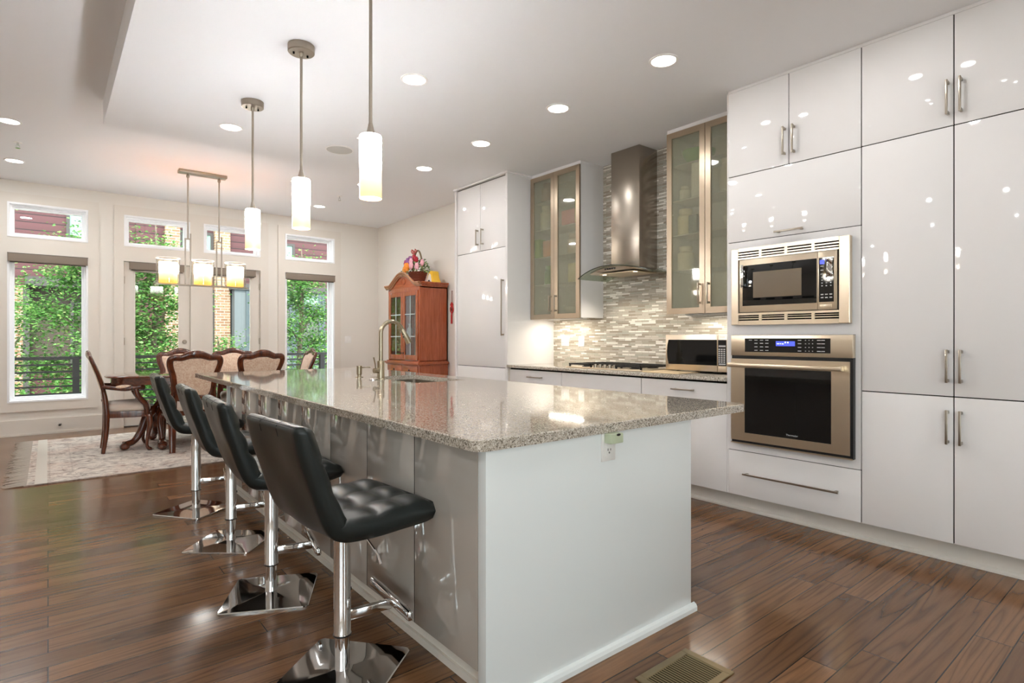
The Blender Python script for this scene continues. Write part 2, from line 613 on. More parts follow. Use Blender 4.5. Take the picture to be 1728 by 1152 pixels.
def spline(pts, n=8, closed=False):
    """Catmull-Rom through points"""
    P = [Vector(p) for p in pts]
    out = []
    N = len(P)
    for i in range(N if closed else N - 1):
        g = lambda k: P[k % N] if closed else P[max(0, min(N - 1, k))]
        a, b, c, d = g(i - 1), g(i), g(i + 1), g(i + 2)
        for k in range(n):
            t = k / n
            out.append(.5 * ((2 * b) + (c - a) * t + (2 * a - 5 * b + 4 * c - d) * t * t + (3 * b - a - 3 * c + d) * t ** 3))
    if not closed: out.append(P[-1])
    return out
def lerpn(vals, n):
    out = []
    for i in range(n):
        t = i / (n - 1) * (len(vals) - 1)
        k = min(int(t), len(vals) - 2)
        out.append(vals[k] + (vals[k + 1] - vals[k]) * (t - k))
    return out
def text(s, size, name, m, parent, loc, rot, ext=.0003):
    c = bpy.data.curves.new(name, 'FONT')
    c.body = s
    c.size = size
    c.extrude = ext
    c.align_x = 'CENTER'
    c.align_y = 'CENTER'
    t = bpy.data.objects.new(name, c)
    COL.objects.link(t)
    dg = bpy.context.evaluated_depsgraph_get()
    me = bpy.data.meshes.new_from_object(t.evaluated_get(dg))
    bpy.data.objects.remove(t)
    bpy.data.curves.remove(c)
    me.name = name
    me.materials.clear()
    me.materials.append(m)
    o = bpy.data.objects.new(name, me)
    COL.objects.link(o)
    o.parent = parent
    o.location = Vector(loc) - W.get(parent.name, Vector((0, 0, 0)))
    o.rotation_euler = rot
    return o
# ------------------------------------------------------------------ the setting
XL, XR, XT = -3.4, 4.67, 4.518       # left wall, right wall (dining), tiled kitchen wall
YF, YB = -3.6, 9.608                 # wall behind the camera, far window wall
ZK, ZU = 3.04, 3.25                  # kitchen ceiling, upper ceiling
b = MB(); b.box(XL - .2, XR + .3, YF - .2, YB + .2, -.12, 0)
struct(b, 'floor', M['floor'], smooth=False)
b = MB(); b.box(XL - .2, XR + .3, YF - .2, YB + .2, ZU, ZU + .15)
struct(b, 'ceiling', M['ceil'], smooth=False)
b = MB(); b.box(.36, XR + .01, YF - .01, 5.89, ZK, ZU + .02)
struct(b, 'ceiling_soffit', M['ceil'], smooth=False)
b = MB()
b.box(XL - .2, XL, YF - .2, -3.0, -.1, ZU + .1); b.box(XL - .2, XL, -1.2, YB + .2, -.1, ZU + .1)
b.box(XL - .2, XL, -3.0, -1.2, -.1, .12); b.box(XL - .2, XL, -3.0, -1.2, 2.85, ZU + .1)
struct(b, 'wall_left', M['wall'], smooth=False)
b = MB()
for y0, y1, z0, z1 in ((-3.0, -1.2, .12, .17), (-3.0, -1.2, 2.8, 2.85), (-3.0, -2.95, .17, 2.8), (-1.25, -1.2, .17, 2.8)): b.box(XL - .15, XL + .01, y0, y1, z0, z1)
f = struct(b, 'window_9', M['vinyl'], smooth=False)  # unseen window added in the left wall to let more daylight in
g = MB(); g.box(XL - .08, XL - .074, -2.95, -1.25, .17, 2.8); g.build('pane', M['glass'], f, smooth=False)
b = MB()
b.box(XR, XR + .2, 5.80, YB + .2, -.1, ZU + .1)
b.box(XT, XR + .2, YF - .2, 5.80, -.1, ZU + .1)
struct(b, 'wall_right', M['wall'], smooth=False)
b = MB(); b.box(XT - .012, XT, 2.2, 4.79, .9, ZK)
struct(b, 'wall_backsplash', M['tile'], smooth=False)
b = MB(); b.box(-6, 7, -9.5, YF - .2, -.16, -.05); b.box(-9, XL - .2, YF - .2, 4, -.16, -.05)
struct(b, 'deck_front_bounce', M['deck'], smooth=False)  # unseen deck added to bounce daylight up to the ceiling
# wall behind the camera with the front windows of the room
b = MB()
fo = [(-3.2, -1.2, .12, 2.85), (1.0, 2.15, .12, 2.85)]
xs = [XL - .2, -3.2, -1.2, 1.0, 2.15, XR + .2]
for i in range(5):
    if i in (1, 3):
        b.box(xs[i], xs[i + 1], YF - .2, YF, -.1, .12)
        b.box(xs[i], xs[i + 1], YF - .2, YF, 2.85, ZU + .1)
    else:
        b.box(xs[i], xs[i + 1], YF - .2, YF, -.1, ZU + .1)
struct(b, 'wall_front', M['wall'], smooth=False)
# far wall with its openings
T = .2
def wall_with_openings(name, ops, x0, x1, y0, y1, z0, z1, m):
    cuts = sorted({x0, x1} | {o[0] for o in ops} | {o[1] for o in ops})
    b = MB()
    for a, c in zip(cuts, cuts[1:]):
        zz = sorted([(o[2], o[3]) for o in ops if o[0] <= a + 1e-6 and o[1] >= c - 1e-6])
        z = z0
        for lo, hi in zz:
            if lo > z: b.box(a, c, y0, y1, z, lo)
            z = hi
        if z < z1: b.box(a, c, y0, y1, z, z1)
    return struct(b, name, m, smooth=False)
OPS = [(-.40, .42, .425, 2.32), (-.40, .42, 2.53, 2.97),
       (.822, 1.635, 2.53, 2.965), (1.817, 2.628, 2.53, 2.965), (.819, 1.644, 0, 2.32), (1.802, 2.628, 0, 2.32),
       (3.009, 3.839, .425, 2.32), (3.009, 3.839, 2.53, 2.955)]
wall_with_openings('wall_back', OPS, XL - .2, XR + .2, YB, YB + T, -.1, ZU + .1, M['wall'])
# flat casings round each window group (boards, open where the panes are)
def casing(name, x0, x1, z0, z1, ops):
    cuts = sorted({x0, x1} | {o[0] for o in ops} | {o[1] for o in ops})
    b = MB()
    for a, c in zip(cuts, cuts[1:]):
        zz = sorted([(o[2], o[3]) for o in ops if o[0] <= a + 1e-6 and o[1] >= c - 1e-6])
        z = z0
        for lo, hi in zz:
            if lo > z: b.box(a, c, YB - .028, YB, z, lo)
            z = hi
        if z < z1: b.box(a, c, YB - .028, YB, z, z1)
    struct(b, name, M['trim'], smooth=False)
casing('trim_1', -.53, .537, .307, 3.09, OPS[0:2])
casing('trim_2', .706, 2.749, 0, 3.09, OPS[2:6])
casing('trim_3', 2.90, 3.955, .307, 3.085, OPS[6:8])
# fixed windows and transoms
wi = 0
def window(x0, x1, z0, z1, m='vinyl'):
    global wi
    wi += 1
    b = MB()
    def ring(x0, x1, z0, z1, w, y0, y1):
        b.box(x0, x1, y0, y1, z0, z0 + w); b.box(x0, x1, y0, y1, z1 - w, z1)
        b.box(x0, x0 + w, y0, y1, z0 + w, z1 - w); b.box(x1 - w, x1, y0, y1, z0 + w, z1 - w)
    ring(x0, x1, z0, z1, .022, YB - .036, YB + .19)
    ring(x0 + .022, x1 - .022, z0 + .022, z1 - .022, .022, YB + .05, YB + .16)
    ring(x0 + .044, x1 - .044, z0 + .044, z1 - .044, .022, YB + .085, YB + .14)
    f = struct(b, 'window_%d' % wi, M[m], smooth=False)
    g = MB(); g.box(x0 + .06, x1 - .06, YB + .108, YB + .114, z0 + .06, z1 - .06)
    g.build('pane', M['glass'], f, smooth=False)
    return f
for o in (OPS[0], OPS[1], OPS[2], OPS[3], OPS[6], OPS[7]): window(*o)
for i, (x0, x1, z0, z1) in enumerate(fo):
    wi += 1
    b = MB()
    b.box(x0, x1, YF - .15, YF + .01, z0, z0 + .05); b.box(x0, x1, YF - .15, YF + .01, z1 - .05, z1)
    b.box(x0, x0 + .05, YF - .15, YF + .01, z0, z1); b.box(x1 - .05, x1, YF - .15, YF + .01, z0, z1)
    b.box((x0 + x1) / 2 - .04, (x0 + x1) / 2 + .04, YF - .1, YF - .05, z0, z1)
    f = struct(b, 'window_%d' % wi, M['vinyl'], smooth=False)
    g = MB(); g.box(x0 + .05, x1 - .05, YF - .08, YF - .074, z0 + .05, z1 - .05); g.build('pane', M['glass'], f, smooth=False)
# the pair of French doors
for i, (x0, x1, gx0, gx1, hinge) in enumerate(((.825, 1.640, .952, 1.496, 0), (1.806, 2.622, 1.941, 2.487, 1))):
    y0, y1 = YB + .02, YB + .065
    b = MB()
    b.box(x0, gx0, y0, y1, .012, 2.312); b.box(gx1, x1, y0, y1, .012, 2.312)
    b.box(gx0, gx1, y0, y1, .012, .24); b.box(gx0, gx1, y0, y1, 2.19, 2.312)
    for a, c, d, e in ((gx0 - .012, gx0 + .006, .23, 2.2), (gx1 - .006, gx1 + .012, .23, 2.2)):
        b.box(a, c, y0 - .008, y0, d, e)
    b.box(gx0 - .012, gx1 + .012, y0 - .008, y0, .23, .25); b.box(gx0 - .012, gx1 + .012, y0 - .008, y0, 2.185, 2.2)
    d = struct(b, 'door_%d' % (i + 1), M['trim'], smooth=False)
    g = MB(); g.box(gx0, gx1, y0 + .018, y0 + .024, .24, 2.19); g.build('pane', M['glass'], d, smooth=False)
    hx = x0 if hinge == 0 else x1
    for z in (.25, 1.2, 2.06):
        h = MB(); h.cyl((hx, y0 - .008, z - .05), (hx, y0 - .008, z + .05), .009, seg=10); h.build('hinge', M['nickel'], d)
    if i == 0:
        h = MB(); h.lathe([(.001, -.02), (.022, -.02), (.03, -.012), (.03, 0)], (1.57, y0, 1.19), 20, 'y'); h.build('deadbolt', M['nickel'], d)
        h = MB(); h.lathe([(.001, -.07), (.02, -.068), (.03, -.05), (.026, -.03), (.01, -.024), (.012, -.008), (.03, -.006), (.03, 0)], (1.57, y0, 1.02), 20, 'y'); h.build('door_knob', M['nickel'], d)
    s = MB(); s.box(x0, x1, YB - .015, YB + .1, .0, .012); s.build('threshold', M['darktrim'], d, smooth=False)
# baseboards
def base(name, segs):
    b = MB()
    for s in segs: b.box(*s)
    struct(b, name, M['trim'], smooth=False)
base('baseboard_back', [(XL, .706, YB - .022, YB, 0, .2), (2.749, XR, YB - .022, YB, 0, .2), (XL, .706, YB - .034, YB - .022, 0, .025), (2.749, XR, YB - .034, YB - .022, 0, .025)])
base('baseboard_right', [(XR - .018, XR, 5.82, YB - .02, 0, .2)])
base('baseboard_left', [(XL, XL + .018, YF, YB - .03, 0, .11)])
base('baseboard_front', [(XL, XR - .2, YF, YF + .018, 0, .11)])
# roller blinds rolled up in their valances
for (x0, x1, zt, yf, lab) in ((-.395, .415, 2.318, YB - .075, 'grey-brown roller blind valance over the big window beside the armchair'),
                              (.885, 1.56, 2.312, YB - .05, 'grey-brown roller blind valance on the French door with the deadbolt'),
                              (1.875, 2.552, 2.312, YB - .05, 'grey-brown roller blind valance on the French door with the brick view'),
                              (3.014, 3.834, 2.312, YB - .075, 'grey-brown roller blind valance over the window beside the china cabinet')):
    yb = YB + .018 if x1 - x0 < .7 else YB + .03
    t = thing('roller_blind', lab, 'window blind', ((x0 + x1) / 2, yf, zt - .105), 'roller blinds on the far wall')
    b = MB(); b.box(x0, x1, yf, yb, zt - .1, zt, .003); b.build('valance', M['blind'], t)
    b = MB(); b.box(x0 - .003, x1 + .003, yf - .003, yb, zt, zt + .006); b.build('valance_cap', M['blindrail'], t, smooth=False)
    b = MB(); b.box(x0 + .02, x1 - .02, yf + .02, yf + .03, zt - .115, zt - .1); b.build('hem_bar', M['blindrail'], t, smooth=False)
# ------------------------------------------------------------------ lamps in the ceiling
def downlight(x, y, z, lab, power=P_DOWN):
    t = thing('recessed_light', lab, 'ceiling light', (x, y, z - .012), 'recessed ceiling lights')
    b = MB(); b.lathe([(.074, 0), (.078, -.006), (.092, -.005), (.094, 0)], (x, y, z), 32, caps=False); b.build('trim_ring', M['rim'], t)
    b = MB(); b.lathe([(.001, -.003), (.075, -.003)], (x, y, z), 32, caps=False); b.build('diffuser', M['lampdisc'], t)
    lamp('bulb', 'AREA', (x, y, z - .012), power, t, color=(.96, .975, .985), shape='DISK', size=.15)
DL = [(3.084, 2.239, ZK, 'recessed ceiling light in front of the built-in microwave tower'),
      (3.087, 3.223, ZK, 'recessed ceiling light in front of the range hood'),
      (3.096, 4.256, ZK, 'recessed ceiling light in front of the glass cabinet beside the refrigerator'),
      (3.085, 5.261, ZK, 'recessed ceiling light in front of the refrigerator cabinet'),
      (1.969, 3.494, ZK, 'recessed ceiling light over the island, biggest of the lamps left of the range hood'),
      (1.207, 5.268, ZK, 'recessed ceiling light between the chandelier and the furthest pendant'),
      (-.28, 7.011, ZU, 'recessed ceiling light over the dining end, cut by the frame edge'),
      (-.296, 8.545, ZU, 'recessed ceiling light over the window beside the armchair'),
      (3.203, 8.581, ZU, 'recessed ceiling light near the corner above the china cabinet')]
for d in DL: downlight(*d, power=P_DOWN * (3.2 if d[2] == ZU else 1))
for x, y, z in ((3.13, 1.208, ZK), (1.233, 1.196, ZK), (3.13, -.4, ZK), (1.233, -.8, ZK), (-1.2, 1.2, ZU), (-2.2, 5.5, ZU), (3.2, 7.0, ZU)):  # first two mirrored in the cabinets, the rest added to brighten the room
    downlight(x, y, z, 'unseen recessed ceiling light out of the picture', P_DOWN * (3.2 if z == ZU else 1))
# ceiling speaker, sprinklers
t = thing('ceiling_speaker', 'round pale ceiling speaker between the two nearer pendants', 'speaker', (2.149, 5.239, ZK - .01))
b = MB(); b.lathe([(.001, -.008), (.118, -.008)], (2.149, 5.239, ZK), 40, caps=False); b.build('grille', M['grille'], t)
b = MB(); b.lathe([(.118, -.008), (.122, -.01), (.13, -.006), (.131, 0)], (2.149, 5.239, ZK), 40, caps=False); b.build('rim', M['rim'], t)
for x, y, lab in ((-.24, 7.72, 'small chrome fire sprinkler at the left frame edge between two recessed lights'), (3.196, 7.791, 'small chrome fire sprinkler before the recessed light by the corner')):
    t = thing('fire_sprinkler', lab, 'sprinkler', (x, y, ZU - .06), 'ceiling sprinklers')
    b = MB(); b.lathe([(.001, -.004), (.035, -.004), (.035, 0)], (x, y, ZU), 20); b.build('escutcheon', M['rim'], t)
    b = MB(); b.cyl((x, y, ZU), (x, y, ZU - .03), .01); b.tube([(x - .012, y, ZU - .03), (x - .014, y, ZU - .045), (x, y, ZU - .058)], .003, 6); b.tube([(x + .012, y, ZU - .03), (x + .014, y, ZU - .045), (x, y, ZU - .058)], .003, 6)
    b.build('body', M['chrome'], t)
    b = MB(); b.lathe([(.001, -.06), (.022, -.06), (.022, -.057), (.001, -.057)], (x, y, ZU), 14); b.build('deflector', M['chrome'], t)
# three pendants over the island
M['shade'] = m_shade('pendant_opal_glass', 1.92 - 1.92, .30, (255, 222, 156), (250, 252, 255), .6, 78)
def pendant(y, lab):
    x = 1.205
    t = thing('pendant_lamp', lab, 'pendant lamp', (x, y, 1.92), 'pendant lamps over the island')
    b = MB(); b.lathe([(.001, ZK - .045), (.074, ZK - .045), (.078, ZK - .041), (.078, ZK)], (x, y, 0), 36); b.build('canopy', M['nickel'], t)
    for s in (-1, 1):
        b = MB(); b.cyl((x + s * .042, y + .01, ZK - .056), (x + s * .042, y + .01, ZK - .044), .006, seg=10); b.build('canopy_screw', M['gap'], t)
    b = MB(); b.tube([(x, y, ZK - .04), (x, y, 2.3)], .008, 12); b.lathe([(.009, ZK - .07), (.013, ZK - .065), (.013, ZK - .04)], (x, y, 0), 14); b.build('rod', M['nickel'], t)
    b = MB(); b.lathe([(.0085, 2.31), (.0085, 2.285), (.02, 2.235), (.034, 2.225), (.034, 2.215)], (x, y, 0), 24); b.build('socket_cap', M['nickel'], t)
    b = MB(); b.lathe([(.050, 1.925), (.0525, 1.92), (.0525, 2.215), (.049, 2.222), (.02, 2.224)], (x, y, 0), 36, caps=False); b.lathe([(.0495, 2.212), (.0495, 1.925)], (x, y, 0), 36, caps=False)
    b.build('shade', M['shade'], t)
    for a in (.6, 2.7, 4.8):
        b = MB(); b.cyl((x + .05 * math.cos(a), y + .05 * math.sin(a), 2.205), (x + .062 * math.cos(a), y + .062 * math.sin(a), 2.205), .003, seg=8); b.build('set_screw', M['nickel'], t)
    lamp('bulb', 'POINT', (x, y, 1.9), P_PEND, t, color=(1, .93, .82), shadow_soft_size=.05)
for y, l in ((2.56, 'pendant lamp with white glass cylinder, nearest of three, its canopy out of view'),
             (3.53, 'pendant lamp with white glass cylinder, middle one of three over the island'),
             (4.60, 'pendant lamp with amber-footed glass cylinder, furthest of three over the island')): pendant(y, l)
# chandelier over the dining table
cy = 7.75
M['candle'] = m_shade('candle_glass', 1.9 - 1.87, 2.13 - 1.87, (255, 198, 96), (250, 252, 255), .7, 25)
t = thing('chandelier', 'linear nickel chandelier with three amber candle glasses over the dining table', 'chandelier', (1.46, cy, 1.87))
b = MB(); b.box(1.2, 1.72, cy - .06, cy + .06, ZU - .035, ZU, .004); b.build('canopy', M['nickel'], t)
b = MB(); b.prism([(.945, -.0), (.965, -.03), (1.955, -.03), (1.975, 0), (1.955, .03), (.965, .03)], 'z', 1.872, 1.888, .003)
b.move(Matrix.Translation((0, cy, 0))); b.build('base_bar', M['nickel'], t)
for x in (1.30, 1.64):
    b = MB()
    b.tube([(x, cy, ZU - .035), (x, cy, 2.44)], .009, 10)
    b.lathe([(.012, 0), (.018, .01), (.018, .03), (.01, .045)], (x, cy, ZU - .085), 14)
    b.build('rod', M['nickel'], t)
    b = MB()
    b.box(x - .035, x + .035, cy - .008, cy + .008, 2.425, 2.44)
    for s in (-1, 1): b.box(x + s * .028 - .007, x + s * .028 + .007, cy - .007, cy + .007, 1.886, 2.5 if s > 0 else 2.43)
    b.build('fork', M['nickel'], t)
for x in (1.095, 1.46, 1.825):
    b = MB(); b.lathe([(.085, 1.889), (.122, 1.889), (.122, 2.185), (.119, 2.187), (.119, 1.893)], (x, cy, 0), 36, caps=False); b.build('outer_glass', M['cupglass'], t)
    b = MB(); b.tube([(x + .1205 * math.cos(a), cy + .1205 * math.sin(a), 2.187) for a in [2 * PI * k / 40 for k in range(40)]], .0028, 6, closed=True); b.build('glass_rim_glint', M['rim'], t)  # last, a white ring in place of the highlight on the glass rim
    b = MB(); b.lathe([(.001, 1.892), (.093, 1.892), (.095, 1.9), (.095, 2.135), (.092, 2.135)], (x, cy, 0), 36, caps=False); b.build('candle_shade', M['candle'], t)
    lamp('bulb', 'POINT', (x, cy, 2.2), .4, t, color=(1, .93, .82), shadow_soft_size=.05)
# ------------------------------------------------------------------ kitchen run on the tiled wall (fronts face -x)
XF = 3.84
def vhandle(parent, y, z0, z1, x=XF, m='nickel'):
    b = MB()
    b.box(x - .042, x - .032, y - .006, y + .006, z0, z1, .002)
    for z in (z0 + .012, z1 - .012): b.box(x - .033, x, y - .0055, y + .0055, z - .008, z + .008, .001)
    return b.build('handle', M[m], parent)
def hhandle(parent, y0, y1, z, x=XF, m='nickel'):
    b = MB()
    b.box(x - .042, x - .032, y0, y1, z - .006, z + .006, .002)
    for y in (y0 + .02, y1 - .02): b.box(x - .033, x, y - .008, y + .008, z - .0055, z + .0055, .001)
    return b.build('handle', M[m], parent)
G = .003
def front(name, parent, y0, y1, z0, z1, x=XF, m='lacquer'):
    b = MB(); b.box(x, x + .012, y0 + G, y1 - G, z0 + G, z1 - G, .0012)
    return b.build(name, M[m], parent)
def carcass(parent, y0, y1, z0, z1, x=XF + .0125, xb=XT - .02, m='gap'):  # its dark colour stands for the shade between the fronts
    b = MB(); b.box(x, xb, y0 + .003, y1 - .003, z0, z1)
    return b.build('carcass', M[m], parent, smooth=False)
def toe(parent, y0, y1, x=3.92):
    b = MB(); b.box(x, x + .015, y0, y1, 0.0, .124)
    b.prism([(x - .016, 0), (x - .016, .012), (x - .008, .022), (x, .026), (x, 0)], 'y', y0, y1)
    return b.build('toe_kick', M['trim'], parent, ang=30)
def crown(parent, y0, y1, x=XF, ret=None):
    b = MB(); b.box(x + .004, x + .03, y0, y1, 3.02, ZK - .001)
    return b.build('crown_strip', M['lacquer'], parent, smooth=False)
# tall pantry at the right
t = thing('pantry_cabinet', 'tall white gloss pantry cabinet with six doors at the right edge', 'cabinet', (4.18, .894, 0))
carcass(t, .437, 1.351, .125, 3.02)
toe(t, .437, 1.351)
crown(t, .437, 1.351)
for a, c, hy in ((.437, .894, .860), (.894, 1.351, .919)):
    d = front('door', t, a, c, 2.412, 3.02); vhandle(d, hy, 2.47, 2.66)
    d = front('door', t, a, c, .927, 2.412); vhandle(d, hy, 1.004, 1.186)
    d = front('door', t, a, c, .121, .927); vhandle(d, hy, .668, .855)
# tower with the built-in ovens
t = thing('oven_tower_cabinet', 'tall white gloss cabinet around the built-in microwave and wall oven', 'cabinet', (4.18, 1.79, 0))
b = MB(); b.box(XF + .0125, XT - .02, 1.354, 2.226, .125, .443); b.box(XF + .0125, XT - .02, 1.354, 2.226, 1.936, 3.02); b.box(XF + .021, XT - .02, 1.354, 2.226, .443, 1.936); b.build('carcass', M['gap'], t, smooth=False)
b = MB(); b.box(XF - .001, XT - .02, 2.2255, 2.2345, .125, 3.02); b.build('side_panel', M['lacquer'], t, smooth=False)
toe(t, 1.351, 2.234); crown(t, 1.351, 2.23)
d = front('door', t, 1.351, 1.790, 2.411, 3.02); vhandle(d, 1.752, 2.473, 2.662)
d = front('door', t, 1.790, 2.2275, 2.411, 3.02); vhandle(d, 1.814, 2.473, 2.662)
d = front('lift_up_door', t, 1.351, 2.228, 1.935, 2.411); hhandle(d, 1.683, 1.874, 1.966)
b = MB()                                                        # face panel with the two appliance openings
for y0, y1, z0, z1 in ((1.353, 1.42, .446, 1.933), (2.16, 2.226, .446, 1.933), (1.42, 2.16, 1.86, 1.933), (1.42, 2.16, 1.25, 1.36), (1.42, 2.16, .446, .53)):
    b.box(XF, XF + .02, y0, y1, z0, z1)
b.build('face_panel', M['lacquer'], t, smooth=False)
d = front('drawer', t, 1.351, 2.228, .121, .444); hhandle(d, 1.468, 2.099, .287)
# built-in microwave with its vented trim
XM = 3.80
t = thing('built_in_microwave', 'stainless built-in microwave with vented trim above the wall oven', 'microwave', (XM, 1.79, 1.34))
y0, y1, z0, z1 = 1.40, 2.181, 1.34, 1.88
vents = [(2.126, 1.975), (1.957, 1.80), (1.782, 1.626), (1.608, 1.463)]
b = MB()
b.box(XM, XF, 2.126, y1, z0, z1, .004); b.box(XM, XF, y0, 1.463, z0, z1, .004)
for lo, hi, slots in ((1.80, z1, [(1.812, 1.820), (1.828, 1.838), (1.846, 1.856)]), (z0, 1.424, [(1.370, 1.380), (1.386, 1.396), (1.400, 1.409)])):
    b.box(XM + .013, XF, 1.464, 2.125, lo, hi)
    cols = [1.4631] + [q for p in vents[::-1] for q in p[::-1]] + [2.1259]
    for k in range(0, len(cols) - 1):
        if k % 2 == 0:
            if cols[k + 1] - cols[k] > .001: b.box(XM, XM + .0125, cols[k], cols[k + 1], lo, hi)
        else:
            zz = [lo] + [q for s_ in slots for q in s_] + [hi]
            for i in range(0, len(zz), 2): b.box(XM, XM + .0125, cols[k], cols[k + 1], zz[i], zz[i + 1])
b.build('trim_kit', M['steel'], t, smooth=False)
for lo, hi in ((1.806, 1.858), (1.366, 1.409)): b = MB(); b.box(XM + .0095, XM + .0118, 1.463, 2.126, lo, hi); b.build('vent_backing', M['gap'], t, smooth=False)
b = MB(); b.box(XM + .014, XF + .3, 1.463, 2.126, 1.424, 1.80); b.build('body', M['blackp'], t, smooth=False)
d = MB(); d.box(XM - .004, XM + .014, 1.588, 2.116, 1.428, 1.796, .002); d = d.build('door', M['steel'], t)
b = MB(); b.box(XM - .006, XM, 1.592, 2.092, 1.473, 1.756, .001); b.build('door_glass', M['blackglass'], d)
b = MB(); b.box(XM - .0066, XM - .005, 1.686, 2.014, 1.527, 1.705); b.build('door_screen', mat('microwave_screen', (104, 88, 66), .3), d, smooth=False)
b = MB(); b.box(XM - .03, XM - .018, 2.074, 2.094, 1.60, 1.76, .003)
for z in (1.62, 1.74): b.box(XM - .02, XM, 2.078, 2.09, z - .008, z + .008)
b.build('handle', M['chrome'], d)
p = MB(); p.box(XM - .004, XM + .014, 1.472, 1.585, 1.428, 1.796, .002); p = p.build('control_panel', M['steel'], t)
b = MB(); b.box(XM - .006, XM, 1.490, 1.578, 1.476, 1.756); b.build('keypad', M['blackglass'], p, smooth=False)
b = MB(); b.box(XM - .0068, XM - .005, 1.545, 1.572, 1.715, 1.742); b.build('display', M['blue'], p, smooth=False)
b = MB()
for r in range(4):
    for c in range(3): b.box(XM - .0068, XM - .005, 1.507 + c * .026 - .004, 1.507 + c * .026 + .004, 1.575 + r * .018, 1.581 + r * .018)
for r in range(2):
    for c in range(3): b.box(XM - .0068, XM - .005, 1.507 + c * .026 - .008, 1.507 + c * .026 + .008, 1.50 + r * .02, 1.507 + r * .02)
for z in (1.625 + .025, 1.675, 1.70): b.box(XM - .0068, XM - .005, 1.55, 1.568, z, z + .005)
b.build('key_print', M['ink'], p, smooth=False)
b = MB(); b.box(XM - .008, XM, 1.501, 1.573, 1.438, 1.462, .002); b.build('door_button', M['steel'], p)
b = MB()                                                        # crumpled shiny tag hung at the key pad
def tagf(u, v):
    z = 1.75 - v * .115
    w = .024 * (1 - .35 * math.sin(v * PI) ** 2)
    return (XM - .012 - .008 * math.sin(v * 9 + u * 3), 1.513 + (u - .5) * 2 * w, z)
b.grid(tagf, 6, 14)
o = b.build('tag', M['chrome'], None)
solidify = o.modifiers.new('thick', 'SOLIDIFY'); solidify.thickness = .002
o.name = 'hanging_tag'; tag(o, 'crumpled shiny tag hanging at the built-in microwave keypad', 'tag')
# wall oven
XO = 3.80
t = thing('built_in_oven', 'stainless wall oven with black glass door under the built-in microwave', 'oven', (XO, 1.79, .505))
b = MB(); b.box(XO + .006, XF + .4, 1.383, 2.178, .505, 1.27); b.build('body', M['blackp'], t, smooth=False)
p = MB(); p.box(XO, XO + .04, 1.382, 2.182, 1.125, 1.269, .004); p = p.build('control_panel', M['steel'], t)
b = MB(); b.box(XO - .002, XO + .002, 1.511, 2.076, 1.152, 1.246); b.build('control_glass', M['blackglass'], p, smooth=False)
b = MB(); b.box(XO - .0032, XO - .001, 1.73, 1.856, 1.195, 1.227); b.build('display', M['blue'], p, smooth=False)
b = MB()
for ya, yb, za, zb in ((1.848, 1.833, 1.208, 1.213), (1.828, 1.821, 1.208, 1.213), (1.815, 1.803, 1.207, 1.212), (1.796, 1.788, 1.214, 1.224), (1.779, 1.771, 1.214, 1.223)): b.box(XO - .0038, XO - .003, yb, ya, za, zb)
b.build('display_digits', M['lcd'], p, smooth=False)
b = MB()
for yc in [2.035, 1.995, 1.955, 1.918]:
    for z in (1.164, 1.188, 1.212, 1.234):
        if yc == 2.035 and z < 1.23: continue
        b.box(XO - .003, XO - .001, yc - .011, yc + .011, z - .0022, z + .0022)
for yc in (1.70, 1.662, 1.64, 1.618, 1.58, 1.555):
    w = .011 if yc in (1.70, 1.58, 1.555) else .003
    for z in (1.164, 1.188, 1.212, 1.234): b.box(XO - .003, XO - .001, yc - w, yc + w, z - .0022, z + .0022)
b.build('key_print', M['ink'], p, smooth=False)
d = MB()
for a, c, e, f in ((1.400, 1.508, .527, 1.103), (2.079, 2.182, .527, 1.103), (1.508, 2.079, .527, .584), (1.508, 2.079, 1.04, 1.103)): d.box(XO, XO + .035, a, c, e, f)
d = d.build('door', M['steel'], t, smooth=False)
b = MB(); b.box(XO + .001, XO + .02, 1.506, 2.081, .58, 1.045); b.build('door_glass', M['blackglass'], d, smooth=False)
b = MB(); b.box(XO - .058, XO - .034, 1.43, 2.182, 1.045, 1.073, .006)
for y in (1.445, 2.165): b.box(XO - .04, XO, y - .014, y + .014, 1.043, 1.075, .003)
b.build('handle', M['steel'], d)
text('Thermador', .017, 'lettering', M['ink'], d, (XO - .0002, 1.75, .606), (R(90), 0, R(-90)))
b = MB(); b.box(XO - .002, XF, 1.386, 2.182, .503, .511); b.build('bottom_trim', M['steel'], t, smooth=False)
# refrigerator cabinet at the far end
t = thing('refrigerator_cabinet', 'tall white gloss refrigerator cabinet at the dining end of the kitchen wall', 'cabinet', (4.18, 5.29, 0))
carcass(t, 4.815, 5.77, .125, 3.02, xb=XT - .01)
toe(t, 4.78, 5.80)
b = MB(); b.box(XF - .016, XT - .005, 4.78, 4.813, 0.0, 3.02); b.build('side_panel', M['lacquer'], t, smooth=False)
b = MB(); b.box(XF - .016, XT - .005, 5.773, 5.80, 0.0, 3.02); b.build('side_panel', M['lacquer'], t, smooth=False)
b = MB(); b.box(XF - .03, XT - .005, 4.762, 5.81, 3.02, ZK - .001); b.build('crown_strip', M['lacquer'], t, smooth=False)
d = front('door', t, 4.815, 5.296, 2.24, 3.012); vhandle(d, 5.237, 2.308, 2.49)
d = front('door', t, 5.296, 5.771, 2.24, 3.012); vhandle(d, 5.335, 2.308, 2.49)
d = front('refrigerator_door', t, 4.815, 5.771, .922, 2.24)
vhandle(d, 4.862, 1.274, 1.887)
front('freezer_drawer', t, 4.815, 5.771, .125, .922)
